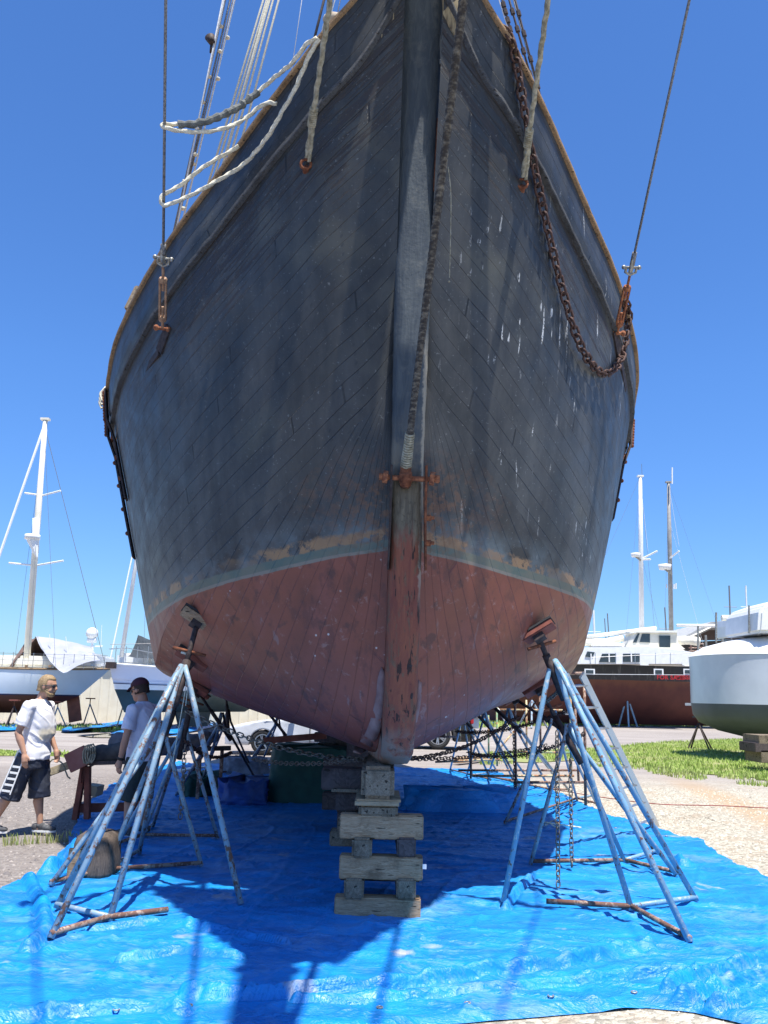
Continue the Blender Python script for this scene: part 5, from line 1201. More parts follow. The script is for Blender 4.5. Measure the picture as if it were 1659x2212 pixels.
fpoly([(1236, 1434), (1252, 1404), (1262, 1398), (1400, 1397), (1475, 1405), (1502, 1410), (1502, 1434)], Yn-.1, 4., 'deckhouse', 'white')
for i, pts in enumerate(([(1264, 1418), (1269, 1407), (1285, 1409), (1279, 1420)], [(1294, 1430), (1301, 1412), (1331, 1412), (1331, 1431)], [(1346, 1430), (1346, 1412), (1382, 1412), (1382, 1430)])):
    o = fpoly(pts, Yn-.16, .05, 'window', 'glass')
    xs_ = (pts[1][0]+pts[2][0])/2; fbox(xs_-1, 1412, xs_+1, 1430, Yn-.2, .03, 'mullion', 'white', o)
fpoly([(1360, 1400), (1367, 1385), (1376, 1364), (1462, 1366), (1466, 1390), (1480, 1402)], Yn+.6, 2.6, 'wheelhouse', 'cream')
fpoly([(1382, 1387), (1387, 1369), (1404, 1369), (1404, 1388)], Yn+.55, .05, 'window', 'glass'); fpoly([(1367, 1388), (1378, 1368), (1382, 1368), (1375, 1388)], Yn+.55, .05, 'window', 'glass')
fpoly([(1424, 1373), (1448, 1373), (1448, 1400), (1425, 1398)], Yn+.53, .06, 'cockpit_opening', 'glass'); fpoly([(1374, 1362), (1464, 1362), (1465, 1366), (1372, 1366)], Yn+.4, 3, 'roof', 'white')
fpoly([(1405, 1402), (1420, 1398), (1470, 1399), (1484, 1408), (1450, 1412), (1415, 1409)], Yn+.2, .5, 'awning', 'cream', bev=.05)
fpoly([(1278, 1396), (1282, 1390), (1300, 1387), (1345, 1388), (1352, 1396)], Yn+.8, 1.2, 'dinghy', 'white', bev=.08)
for pts in ([(1420, 1436), (1463, 1436), (1463, 1410), (1445, 1418), (1435, 1428)],): pass
for x, y, w, h in ((1268, 1446, 22, 13), (1417, 1446, 20, 14), (1481, 1446, 20, 13)):
    a = atY(x, y+h/2, Yn-1.35); o = fbox(x-w/2+6, y-1, x+w/2+6, y+h-2, Yn-1.52, .06, 'porthole_frame', 'white'); fbox(x-w/2+9, y+1.5, x+w/2+3, y+h-4.5, Yn-1.56, .05, 'porthole_glass', 'glass', o)
for x in (1399-6, 1490-6): fbox(x-10, 1431, x+8, 1437, Yn-1.5, .06, 'scupper', 'white')
a, b = atY(1240, 1456, Yn-1.5), atY(1505, 1458, Yn-1.5); MB().beam(a, b, .05, .03).build('boot_line', M['white'], b3)
fbox(1480, 1519, 1507, 1524, Yn-1.25, .03, 'anode', 'alloy'); fbox(1218, 1536, 1234, 1544, Yn-1.2, .03, 'anode', 'alloy')
def text(s, x, y, Y, hpx, mat, par, name='painted_words', tilt=0):
    cu = bpy.data.curves.new(name, 'FONT'); cu.body = s; cu.size = hpx*Y/FL*1.35; cu.extrude = .006; cu.space_character = 1.1; cu.offset = .012
    ob = bpy.data.objects.new(name, cu); COL.objects.link(ob); bpy.context.view_layer.update()
    me = bpy.data.meshes.new_from_object(ob.evaluated_get(bpy.context.evaluated_depsgraph_get())); COL.objects.unlink(ob); bpy.data.objects.remove(ob)
    o = bpy.data.objects.new(name, me); COL.objects.link(o); me.materials.clear(); me.materials.append(M[mat]); o.parent = par; o.location = atY(x, y, Y)-origin(par); o.rotation_euler = (R(90), R(-tilt), 0); return o
M['redpaint'] = plain('red_lettering', (.42, .015, .02), None, 3, .5)
text('FOR SALE', 1419, 1467, Yn-1.6, 9, 'redpaint', b3, 'for_sale_lettering'); text('VESSEL SA', 1461, 1467, Yn-1.6, 9, 'redpaint', b3, 'for_sale_lettering')
Ym = Y3+1.2
mA = mast(b3, atY(1386, 1366, Ym), atY(1383, 1030, Ym), .17, 'white', [], [(1, atY(1418, 1400, Ym), .015, 'wire'), (1, atY(1200, 1440, Ym), .012, 'wire'), (.98, atY(1400, 1190, Ym-1), .012, 'whiteline'), (.5, atY(1424, 1360, Ym), .012, 'wire'), (.98, atY(1350, 1400, Ym-1), .01, 'wire')])
mB = mast(b3, atY(1450, 1366, Ym+.5), atY(1444, 1043, Ym+.5), .16, 'alloymast', [], [(1, atY(1467, 1180, Ym), .015, 'whiteline'), (1, atY(1560, 1380, Ym), .01, 'wire'), (.98, atY(1435, 1400, Ym-1), .012, 'wire'), (.75, atY(1520, 1395, Ym), .012, 'whiteline')]) if M.setdefault('alloymast', plain('grey_mast', (.34, .33, .31), None, 3, .5)) else 0
for (m_, x0, y0, x1, y1, Y) in ((mA, 1387, 1207, 1420, 1190, Ym), (mA, 1387, 1209, 1405, 1208, Ym), (mB, 1447, 1206, 1467, 1190, Ym+.4)): MB().tube([atY(x0, y0, Y), atY(x1, y1, Y-.6)], .06, 6).build('spreader', M['white'], m_)
for (m_, x, y, s, Y) in ((mA, 1373, 1199, .33, Ym-.4), (mB, 1436, 1225, .45, Ym-.2)):
    c = atY(x, y, Y); MB().tube([c-Vector((0, 0, s*.38)), c+Vector((0, 0, s*.38))], [s*.85, s], 16).build('radar_dome', M['white'], m_, True); MB().beam(c-Vector((0, 0, s*.3)), c+Vector((s*1.2, .2, -s)), .12, .1, (0, 1, 0)).build('radar_bracket', M['galv'], m_)
MB().tube([atY(1452, 1045, Ym), atY(1452, 1010, Ym)], .05, 6).build('vhf_aerial', M['white'], mB); MB().tube([atY(1387, 1030, Ym), atY(1386, 1002, Ym)], .015, 5).build('vhf_aerial', M['wire'], mA)
for x, y0, y1 in ((1456, 1272, 1262), (1460, 1272, 1260), (1440, 1270, 1262)): MB().tube([atY(x, y0, Ym), atY(x, y1, Ym)], .05, 6).build('steaming_light', M['white'], mB)
MB().tube([atY(1235, 1380, Ym-1), atY(1417, 1357, Ym-.5)], .14, 8).build('boom', M['white'], b3, True)
sc = resample([atY(1235, 1388, Ym-1), atY(1270, 1388, Ym-.9), atY(1310, 1386, Ym-.8), atY(1345, 1378, Ym-.7)], .3); MB().tube(sc, [.28+.07*noise.noise(Vector((i*.6, 0, 0)))-.004*i for i in range(len(sc))], 9).build('furled_sail', M['cream'], b3, True)
MB().tube([atY(1462, 1351, Ym), atY(1565, 1352, Ym)], .11, 8).build('boom', M['white'], b3, True)
sc = resample([atY(1462, 1385, Ym-.5), atY(1485, 1383, Ym-.5), atY(1510, 1386, Ym-.5)], .3); MB().tube(sc, [.30+.05*noise.noise(Vector((i*.6, 3, 0))) for i in range(len(sc))], 9).build('furled_sail', M['cream'], b3, True)
MB().tube([atY(1277, 1420, Yn-1), atY(1505, 1410, Yn-1)], .02, 5).build('deck_rail', M['alloy'], b3)
for x in (1286, 1330, 1372, 1416, 1448): MB().tube([atY(x, 1434, Yn-1), atY(x, 1410, Yn-1)], .02, 5).build('stanchion', M['alloy'], b3)
tripod(gp(1357, 1570), 2.55, 'stand', 'pale blue stand with red pad against the rust-red bottom of the motor sailer', w=.7, r=.06)
tripod(gp(1501, 1570), 2.6, 'stand', 'pale blue stand half hidden behind the grey and white boat', w=.6, r=.06)
tripod(gp(1150, 1572), 2.0, 'stand2', 'pale stand on the grass seen through the scaffold pipes', w=1.0, r=.06)
# distant masts
for i, (x, y0, y1, r) in enumerate(((1282, 1400, 1318, .09), (1312, 1370, 1325, .05), (1436, 1362, 1312, .06), (1575, 1350, 1265, .07), (1611, 1345, 1265, .07), (1306, 1384, 1336, .04), (1345, 1300, 1272, .05), (1334, 1330, 1295, .03))[:6]):
    b = atY(x+3, y0, 80); t_ = atY(x, y1, 80); m_ = MB(); m_.tube([(b.x, 80, 0), b, t_], r, 6); m_.tube([t_-Vector((.6, 0, 2)), t_-Vector((-.6, 0, 2))], .03, 5)
    tag(m_.build('distant_mast', M['white' if i in (0, 4) else 'wire'], None, base=(b.x, 80, 0)), ['white mast tip just right of the schooner side', 'thin brown mast left of the white main mast', 'small dark mast between the two tall masts', 'thin dark mast rising behind the shed roof', 'white mast by the radar dome on the right', 'faint thin mast above the furled sail'][i], 'mast', 'masts of boats far behind')
# shed with open gable
Ys = 82.; t = thing('storage_shed', 'open-fronted grey boat shed with pitched roof behind the motor sailer', 'shed', (atY(1560, 1450, Ys).x, Ys, 0))
fpoly([(1462, 1384), (1537, 1343), (1660, 1347), (1660, 1353), (1540, 1349), (1468, 1390)], Ys, 12, 'roof', plain('shed_roof', (.45, .45, .43), None, 3, .6), t)
fpoly([(1480, 1384), (1540, 1350), (1660, 1354), (1660, 1380)], Ys+6, .2, 'back_wall', plain('shed_dark', (.12, .09, .08), None, 3, .8), t)
fpoly([(1470, 1388), (1660, 1378), (1660, 1455), (1470, 1455)], Ys+7, .3, 'lower_wall', plain('shed_dark2', (.10, .09, .085), None, 3, .8), t)
for x in (1508, 1524, 1560): MB().tube([atY(x, 1372, Ys), Vector((atY(x, 1372, Ys).x, Ys, 0))], .12, 6).build('post', M['galv'], t)
MB().tube([atY(1468, 1388, Ys), atY(1540, 1354, Ys)], .14, 6).build('rafter', M['galv'], t)
t2 = thing('scaffold_frame', 'pipe frames and rails in front of the shed, beside the furled sail', 'scaffold', (atY(1500, 1400, 60).x, 66, 0))
for q in ((1490, 1392, 1520, 1391), (1488, 1400, 1530, 1399), (1488, 1407, 1522, 1407)): MB().tube([atY(q[0], q[1], 66), atY(q[2], q[3], 66)], .06, 6).build('rail', M['rustpipe'], t2)
for x in (1492, 1508): MB().tube([atY(x, 1388, 66), Vector((atY(x, 1388, 66).x, 66, 0))], .06, 6).build('post', M['rustpipe'], t2)
# big white and grey boat at the right edge
Y4 = 24.5
greyw = pm('grey_white_hull', (.62, .66, .72), (.56, .60, .66), .25); charc = pm('charcoal_antifouling', (.085, .10, .125), (.07, .083, .10), .6)
root = thing('motorboat', 'big white boat with charcoal bottom cut off by the right edge', 'motorboat', (atY(1700, 1600, Y4+2).x, Y4+2, 0))
cxx, cyy = atY(1800, 1500, Y4+3.2).x, Y4+3.4
def bring(xl, y, sc=1.):
    # plan outline: rounded end at left; xl = D x of silhouette, y = D row
    P = atY(xl, y, Y4+1.6); z = P.z; hw = cxx-P.x-.72; out = []
    for k in range(49):
        a = math.pi*(.5+k/48); out.append(Vector((cxx+hw*math.copysign(abs(math.cos(a))**.62, math.cos(a)), cyy+2.6*sc*math.copysign(abs(math.sin(a))**.8, math.sin(a)), z)))
    out = [Vector((cxx+5, cyy+2.6*sc, z))]+out+[Vector((cxx+5, cyy-2.6*sc, z))]; return out
def sk(rows, nm, mat): m_ = MB(); m_.loft([bring(*r) for r in rows], False, False); return m_.build(nm, mat, root, True)
def sk(rows, nm, mat):
    m_ = MB(); R_ = [bring(*r) for r in rows]; m_.loft(R_, False, True); o = m_.build(nm, mat, root, True)
    m_ = MB(); m_.add(R_[-1 if nm != 'bottom' else -1], [tuple(range(len(R_[-1])))]); m_.build(nm+'_closing', mat, o, False); return o
sk([(1502, 1519, .97), (1501, 1480, .985), (1500, 1440, 1), (1498, 1410, 1.01)], 'topsides', greyw)
sk([(1502.5, 1519, .968), (1506, 1545, .93), (1518, 1563, .84), (1560, 1583, .66), (1615, 1597, .45), (1660, 1606, .3)], 'bottom', charc)
sk([(1497, 1410, 1.02), (1505, 1400, .99), (1530, 1387, .92), (1580, 1374, .8), (1650, 1362, .62), (1750, 1356, .4)], 'shrink_wrap_deck', M['white'])
fpoly([(1638, 1366), (1641, 1322), (1648, 1308), (1700, 1290), (1720, 1366)], Y4+1.2, 2.6, 'flybridge', M['white'], root, .08)
c = atY(1637, 1334, Y4+2.2); MB().sphere(c, .24, (1, 1, .9), 16, 10).build('radar_dome', M['white'], root, True); MB().tube([c-Vector((0, 0, .2)), c-Vector((0, 0, .55))], .05, 8).build('radar_post', M['alloy'], root)
fpoly([(1581, 1350), (1583, 1334), (1620, 1334), (1632, 1352), (1628, 1368), (1583, 1376)], Y4+5.2, 1.5, 'hardtop', M['white'], root, .05)
MB().tube([atY(1559, 1335, Y4+5), atY(1614, 1335, Y4+5)], .1, 8).build('awning_roll', M['cream'], root); 
for x, y0, y1 in ((1547, 1388, 1323), (1508, 1405, 1352), (1618, 1368, 1308)): MB().tube([atY(x, y0, Y4+1.8), atY(x, y1, Y4+1.8)], .03, 6).build('arch_post', M['galv'], root)
a = ground(1512, 1618); tripod((a.x, a.y, 0), 1.15, 'iron', 'dark rusty stand on the grass under the left end of the big white boat', w=.52, r=.03, pad='black', legs=4)
for k_, (x0_, x1_, y0_, y1_) in enumerate(((1632, 1720, 1607, 1625), (1645, 1720, 1622, 1648), (1640, 1720, 1590, 1607))):
    a, b = atY(x0_, y1_, 22.5), atY(x1_, y0_, 22.5); o = MB().box(((a.x+b.x)/2, 23.0, (a.z+b.z)/2), (b.x-a.x, 1, b.z-a.z)).build('keel_block', M['dark_timber' if k_ == 0 else 'timber_end'], None, False, .01); tag(o, ['dark middle', 'grey lowest', 'grey upper'][k_]+' block under the big white boat at the right edge', 'timber block')

# ------------------------------------------------------------------ vehicles
def wheel(par, c, r, w=.2, spokes=5, side=-1):
    c = Vector(c); t = MB(); n = 28; rings = []
    for (rr, yy) in ((r*.62, -.0), (r*.68, -w*.5), (r*.95, -w*.5), (r, -w*.35), (r, w*.35), (r*.95, w*.5), (r*.66, w*.5)): rings.append([c+Vector((math.cos(a)*rr, yy, math.sin(a)*rr)) for a in [k*2*math.pi/n for k in range(n)]])
    o = MB().loft(rings, False).build('tyre', M['black'], par, True)
    m_ = MB(); rings = [[c+Vector((math.cos(a)*rr, yy, math.sin(a)*rr)) for a in [k*2*math.pi/n for k in range(n)]] for rr, yy in ((r*.69, -w*.45), (r*.62, -w*.46), (r*.6, -w*.2), (.02, -w*.12))]; m_.loft(rings, False); o2 = m_.build('rim', plain('dark_wheel', (.08, .08, .08), None, 5, .5, .5) if 'ws' not in M else M['ws'], par, True)
    m_ = MB()
    for k in range(spokes):
        for dd in (-.13, .13):
            a = .5+k*2*math.pi/spokes; m_.beam(c+Vector((math.cos(a+dd*.9)*r*.12, -w*.42, math.sin(a+dd*.9)*r*.12)), c+Vector((math.cos(a+dd)*r*.62, -w*.47, math.sin(a+dd)*r*.62)), r*.10, .02, (0, 1, 0))
    m_.tube([c+Vector((0, -w*.5, 0)), c+Vector((0, -w*.3, 0))], r*.15, 12)
    for k in range(28): a, b = k*2*math.pi/28, (k+1)*2*math.pi/28; m_.beam(c+Vector((math.cos(a)*r*.64, -w*.47, math.sin(a)*r*.64)), c+Vector((math.cos(b)*r*.64, -w*.47, math.sin(b)*r*.64)), .03, .03, (0, 1, 0))
    m_.build('spokes', M['alloy'], par)
M['ws'] = plain('dark_wheel', (.05, .05, .05), None, 5, .6)  # dark grey for the wheel rims and the arch flare
def carbody(root, X0, Yn, prof, W, mat, arches, tumble=(.9, .18)):
    """prof: (x, ztop) list; body side skin with wheel arch cutouts"""
    m_ = MB(); rings = []
    def ztop(x):
        for a, b in zip(prof, prof[1:]):
            if a[0] <= x <= b[0]: return a[1]+(b[1]-a[1])*(x-a[0])/(b[0]-a[0])
        return prof[-1][1]
    xa, xb = prof[0][0], prof[-1][0]; N = 120
    for i in range(N+1):
        x = xa+(xb-xa)*i/N; zt_ = ztop(x); zb_ = .24
        for (ax_, ar, az) in arches:
            if abs(x-ax_) < ar: zb_ = max(zb_, az+math.sqrt(ar*ar-(x-ax_)**2))
        zb_ = min(zb_, zt_-.03); e = min(1, min(i, N-i)/7); ins = .22*(1-e)**2
        yy = lambda z: (0.02 if z < tumble[0] else (z-tumble[0])*tumble[1]*2.2)+ins+(.04 if z < .35 else 0)
        zz = [zb_+(zt_-zb_)*q for q in (0, .15, .35, .55, .7, .82, .92, .98, 1)]
        near = [Vector((X0+x, Yn+yy(z)+(.06 if k == 8 else 0)+(.02 if k == 7 else 0), z)) for k, z in enumerate(zz)]
        far = [Vector((p.x, 2*Yn+W-p.y, p.z)) for p in near]
        rings.append(near+far[::-1])
    m_.loft(rings, True); return m_.build('body', mat, root, True), ztop
white_p = pm('white_car_paint', (.78, .80, .83), None, .15); black_p = pm('black_truck_paint', (.02, .022, .025), None, .15)
g1 = ground(482, 1625); Yc = 24.6; Xc = atY(482, 1600, Yc).x
car = thing('sedan', 'white sedan parked behind the dark green cover, nose to the left', 'car', (Xc+2.4, Yc+.9, 0))
prof = [(0, .45), (.03, .62), (.12, .72), (.6, .84), (1.2, .93), (1.55, .98), (2.1, 1.25), (2.45, 1.40), (3.0, 1.46), (3.6, 1.40), (4.2, 1.12), (4.5, 1.06), (4.8, .98), (4.86, .5)]
bd, zt_ = carbody(car, Xc, Yc, prof, 1.8, white_p, [(1.08, .37, .31), (3.82, .37, .31)])
for x in (1.08, 3.82): wheel(car, (Xc+x, Yc+.14, .325), .325); wheel(car, (Xc+x, Yc+1.66, .325), .325)
MB().add([(Xc+1.85, Yc+.10, 1.0), (Xc+2.75, Yc+.06, 1.0), (Xc+2.75, Yc+.2, 1.34), (Xc+2.35, Yc+.2, 1.32)], [(0, 1, 2, 3)]).build('side_window', M['glass'], car); MB().add([(Xc+2.82, Yc+.06, 1.0), (Xc+3.85, Yc+.1, 1.02), (Xc+3.45, Yc+.2, 1.34), (Xc+2.82, Yc+.2, 1.36)], [(0, 1, 2, 3)]).build('side_window', M['glass'], car)
MB().add([(Xc+1.56, Yc+.25, .99), (Xc+1.56, Yc+1.55, .99), (Xc+2.38, Yc+1.4, 1.38), (Xc+2.38, Yc+.35, 1.38)], [(0, 1, 2, 3)]).build('windscreen', M['glass'], car)
MB().box((Xc+.33, Yc+.16, .66), (.42, .08, .13), Matrix.Rotation(-.2, 3, 'Y')).build('headlight', M['alloy'], car, False, .03); MB().box((Xc+.46, Yc+.125, .66), (.1, .05, .09)).build('indicator', plain('orange_lens', (.5, .1, .05), None, 3, .3), car, False, .01)
MB().box((Xc+1.9, Yc-.1, 1.02), (.16, .2, .13)).build('door_mirror', white_p, car, False, .04); MB().box((Xc+2.4, Yc+.0, .62), (.01, .06, .6)).build('door_seam', M['black'], car)
Xt = atY(945, 1585, 29.2).x; Yt_ = 29.0
trk = thing('pickup_truck', 'black pickup truck behind the keel, tail towards the right', 'truck', (Xt-1.5, Yt_+.9, 0))
prof = [(0, .7), (.1, 1.05), (1.4, 1.15), (1.9, 1.7), (2.3, 1.85), (3.3, 1.85), (3.55, 1.2), (3.6, 1.22), (5.45, 1.22), (5.5, .62)]
carbody(trk, Xt-4.35, Yt_, prof, 1.95, black_p, [(1.0, .52, .42), (4.35, .52, .42)], (1.15, .15))
for x in (-3.35, 0): wheel(trk, (Xt+x, Yt_+.12, .42), .42, .26, 6); wheel(trk, (Xt+x, Yt_+1.8, .42), .42, .26, 6)
MB().box((Xt+1.13, Yt_+.12, 1.0), (.1, .16, .36)).build('tail_light', M['redpaint'], trk, False, .02); MB().box((Xt+1.2, Yt_+.95, .55), (.14, 1.8, .2)).build('rear_bumper', M['black'], trk, False, .03); MB().tube([(Xt+1.0, Yt_+.4, .4), (Xt+1.25, Yt_+.38, .39)], .035, 8).build('exhaust', M['alloy'], trk)
m_ = MB(); m_.tube([(Xt+math.cos(a)*.54, Yt_-.01, .42+math.sin(a)*.54) for a in [k*math.pi/12 for k in range(13)]], .045, 6); m_.build('wheel_arch_flare', M['ws'], trk)
Xv = atY(1038, 1538, 42).x
suv = thing('off_roader', 'pale blue off-roader with its spare wheel showing, beyond the pickup', 'car', (Xv-2, 43, 0))
carbody(suv, Xv-4.1, 42, [(0, .6), (.05, .95), (1.2, 1.05), (1.6, 1.6), (1.9, 1.75), (3.9, 1.75), (4.05, .6)], 1.8, pm('pale_blue_car', (.35, .43, .52), None, .3), [(.8, .4, .36), (3.3, .4, .36)], (1.05, .1))
for x in (-3.3, -.8): wheel(suv, (Xv+x, 42.12, .36), .36)
n = 20; c = Vector((Xv+.02, 42.5, 1.0)); m_ = MB(); m_.loft([[c+Vector((xx, math.cos(a)*rr, math.sin(a)*rr)) for a in [k*2*math.pi/n for k in range(n)]] for rr, xx in ((.15, .2), (.33, .22), (.36, .12), (.36, 0))], True); m_.build('spare_wheel', M['black'], suv, True); m_ = MB(); m_.tube([c+Vector((-.3, -.5, 0)), c+Vector((.0, -.52, 0))], .3, 16); m_.build('spare_cover', M['alloy'], suv)
#--PART4--
# ------------------------------------------------------------------ people
def fuse(m_, name, mat, root, vox=.008, wr=0., wsc=9, smooth=6):
    o = m_.build(name, mat, root, True)
    md = o.modifiers.new('r', 'REMESH'); md.mode = 'VOXEL'; md.voxel_size = vox
    sm_ = o.modifiers.new('s', 'SMOOTH'); sm_.iterations = smooth; sm_.factor = .5
    bpy.context.view_layer.update(); me = bpy.data.meshes.new_from_object(o.evaluated_get(bpy.context.evaluated_depsgraph_get()))
    o.modifiers.clear(); old = o.data; o.data = me; bpy.data.meshes.remove(old); me.name = name
    if wr:
        for v in me.vertices:
            p = v.co+Vector((3.1, 0, 0)); q = noise.noise(Vector((p.x*wsc, p.y*wsc, p.z*wsc*.8+p.x*wsc*.7))); v.co += v.normal*(wr*(q+.8*max(0, 1-abs(noise.noise(Vector((p.x*5, p.y*5, p.z*8+p.x*6))))*5)))
    for p in me.polygons: p.use_smooth = True
    return o
def person(base, yaw, label, J, skin, shirt, shorts, hairc, cap=None, beard=False, stripe=False, watch=False, hs=1.):
    base = Vector(base); Rz = Matrix.Rotation(yaw, 3, 'Z'); T = lambda p: base+Rz @ Vector(p)
    root = thing('person', label, 'person', tuple(base)); B = MB()
    def ell(m_, rows, pw=1.):
        rings = []
        for (x, y, z, rx, ry) in rows: rings.append([T((x+rx*math.cos(a), y+ry*math.sin(a), z)) for a in [k*math.pi/12 for k in range(24)]])
        m_.loft(rings, True)
    def limb(m_, pts, rs, seg=12): m_.tube(resample([T(p) for p in pts], .03) if 0 else [T(p) for p in pts], rs, seg)
    tor = J['torso']; ell(B, [(x, y, z, rx*.92, ry*.92) for x, y, z, rx, ry in tor])
    nk, hd = Vector(J['neck']), Vector(J['head']); hr = Matrix.Rotation(J.get('hturn', 0), 3, 'Z') @ Matrix.Rotation(J.get('hnod', 0), 3, 'Y')
    H = lambda p: hd+hr @ (Vector(p)*hs)
    limb(B, [nk-Vector((0, 0, .06)), nk, H((-.02, 0, -.06))], [.075, .06, .056])
    Mh = Rz @ hr
    B.sphere(T(H((-.012, 0, .03))), .1*hs, (.98, .78, .95), 20, 14, Mh); B.sphere(T(H((.03, 0, -.045))), .07*hs, (.9, .8, 1.0), 16, 12, Mh); B.sphere(T(H((.052, 0, -.085))), .04*hs, (1, .95, .8), 12, 8, Mh)
    B.tube([T(H((.082, 0, .02))), T(H((.102, 0, -.022))), T(H((.088, 0, -.034)))], [.010, .017, .012], 8)
    B.tube([T(H((.072, -.025, -.062))), T(H((.086, 0, -.058))), T(H((.072, .025, -.062)))], .0085, 6)
    B.tube([T(H((.066, -.04, .03))), T(H((.086, 0, .034))), T(H((.066, .04, .03)))], .013, 6)
    for s in (-1, 1): B.sphere(T(H((-.012, s*.08, -.005))), .03*hs, (.75, .35, 1.1), 10, 8, Mh)
    for s, arm in ((-1, J['arm_r']), (1, J['arm_l'])):
        sh, el, wr = [Vector(q) for q in arm[:3]]; limb(B, [sh, sh.lerp(el, .35), sh.lerp(el, .8), el, el.lerp(wr, .3), el.lerp(wr, .8), wr], [.056, .054, .045, .042, .045, .031, .027])
        d = (wr-el).normalized(); f = Vector(arm[3]).normalized() if len(arm) > 3 else d; th = Vector(arm[4]).normalized() if len(arm) > 4 else Vector((1, 0, 0)); th = (th-f*th.dot(f)).normalized(); nrm = f.cross(th)
        palm = wr+f*.05; B.tube([T(wr-d*.01), T(wr+f*.03), T(wr+f*.09)], [.026, .036, .034], 10, True, flat=1)
        for k, ln in enumerate((.070, .080, .075, .058)):
            b = wr+f*.085+th*(.028-.0185*k); c1 = b+f*ln*.45+nrm*s*.006; c2 = c1+f*ln*.35+nrm*s*.02; c3 = c2+f*ln*.15+nrm*s*.022
            B.tube([T(b-f*.02), T(b), T(c1), T(c2), T(c3)], [.0095, .0098, .0092, .0084, .0072], 8)
        b = wr+f*.03+th*.026; B.tube([T(b-f*.01), T(b+th*.022+f*.02), T(b+th*.03+f*.052+nrm*s*.008)], [.013, .0115, .009], 8)
        if watch and s == watch: wt = (wr, d)
    for leg in (J['leg_r'], J['leg_l']):
        hp, kn, an = [Vector(q) for q in leg[:3]]
        limb(B, [hp, hp.lerp(kn, .3), hp.lerp(kn, .85), kn, kn.lerp(an, .12), kn.lerp(an, .32)-Vector((.015, 0, 0)), kn.lerp(an, .7), an], [.085, .085, .062, .058, .052, .062, .041, .034])
        B.sphere(T(an-Vector((0, 0, .03))), .045, (1.2, .8, 1), 10, 8)
    fuse(B, 'body', skin, root, .0075, smooth=4)
    # shirt
    S = MB(); ell(S, [(x, y, z, rx+.012, ry+.010) for x, y, z, rx, ry in J['shirt']])
    for s, arm in ((-1, J['arm_r']), (1, J['arm_l'])):
        sh, el = Vector(arm[0]), Vector(arm[1]); c = Vector(tor[-2][:3]); S.tube([T(sh.lerp(Vector((sh.x*.4, 0, sh.z)), .4)), T(sh), T(sh.lerp(el, .35)), T(sh.lerp(el, .74))], [.08, .078, .078, .083], 14)
    fuse(S, 'shirt', shirt, root, .009, .011, 8, 5)
    P = MB(); x, y, z, rx, ry = J['shirt'][0]; hz = J['hip']
    ell(P, [(hz[0], hz[1], hz[2]-.13, .15, .175), (hz[0], hz[1], hz[2], .16, .18), (hz[0], hz[1], hz[2]+.1, .148, .168)])
    for leg in (J['leg_r'], J['leg_l']):
        hp, kn, an = [Vector(q) for q in leg[:3]]; e = kn+(kn-hp).normalized()*J.get('shortlen', .02)+Vector((0, 0, -.01)); P.tube([T(hp), T(hp.lerp(e, .5)), T(e)], [.115, .118, .122], 16)
    fuse(P, 'shorts', shorts, root, .009, .010, 7, 4)
    if stripe:
        hp, kn = Vector(J['leg_r'][0]), Vector(J['leg_r'][1]); e = kn+(kn-hp).normalized()*.02; o_ = Vector((-.01, -.134, 0))
        for a in (-.05, .05): MB().beam(T(hp+o_+Vector((a, 0, .06))), T(e+o_+Vector((a*1.3, .0, 0))), .013, .012, tuple(Rz @ Vector((0, 1, 0)))).build('stripe', M['white'], root)
        for k in range(5):
            f = .3+.155*k; c = hp.lerp(e, f)+o_; MB().beam(T(c+Vector((-.05, 0, .01))), T(c+Vector((.05, 0, 0))), .022, .012, tuple(Rz @ Vector((0, 1, 0)))).build('stripe', M['white'], root)
    # hair or cap
    if cap:
        C_p = MB(); rings = []
        for q in range(8):
            a = q/7*math.pi/2; rings.append([T(H((-.014+.112*math.cos(a)*math.cos(b), .092*math.cos(a)*math.sin(b), .045+.098*math.sin(a)))) for b in [k*math.pi/12 for k in range(24)]])
        C_p.loft(rings, False); oc = C_p.build('cap', cap, root, True)
        Bm = MB(); r1 = [T(H((.07+.0*0, y, .052))) for y in (-.075, -.04, 0, .04, .075)]; r2 = [T(H((.165-abs(y)*.6, y, .028))) for y in (-.065, -.035, 0, .035, .065)]
        Bm.loft([[*r1, *[p-Vector((0, 0, .008)) for p in r1[::-1]]], [*r2, *[p-Vector((0, 0, .008)) for p in r2[::-1]]]]); Bm.build('brim', cap, oc, True)
    Hm = MB(); rings = []; lo = -.06 if not cap else -.045
    for q in range(13):
        z = lo+(.128-lo if not cap else .075-lo)*q/12; rr = math.sqrt(max(0.02, 1-((z-.03)/.104)**2)) if z > .03 else 1; ring = []
        for k in range(28):
            b = k*2*math.pi/28; cx_ = math.cos(b); front = cx_ > .25
            r_ = 1.0
            if front and z < .078: r_ = .80
            if z < -.0 and cx_ > -.25: r_ = .78
            nz = 1+.05*noise.noise(Vector((k*.9, z*60, 1)))
            ring.append(T(H((-.014+.103*rr*cx_*r_*nz, .087*rr*math.sin(b)*r_*nz, z))))
        rings.append(ring)
    Hm.loft(rings); Hm.build('hair', hairc, root, True)
    if beard:
        Bd = MB(); Bd.sphere(T(H((.045, 0, -.082))), .05*hs, (1, 1.02, .72), 14, 10, Mh); Bd.tube([T(H((.0, -.066, -.04))), T(H((.035, -.055, -.07))), T(H((.06, -.035, -.09)))], [.012, .02, .02], 8); Bd.tube([T(H((.0, .066, -.04))), T(H((.035, .055, -.07))), T(H((.06, .035, -.09)))], [.012, .02, .02], 8); Bd.tube([T(H((.082, -.03, -.052))), T(H((.096, 0, -.045))), T(H((.082, .03, -.052)))], .008, 6)
        fuse(Bd, 'beard', hairc, root, .006)
    Gm = MB()
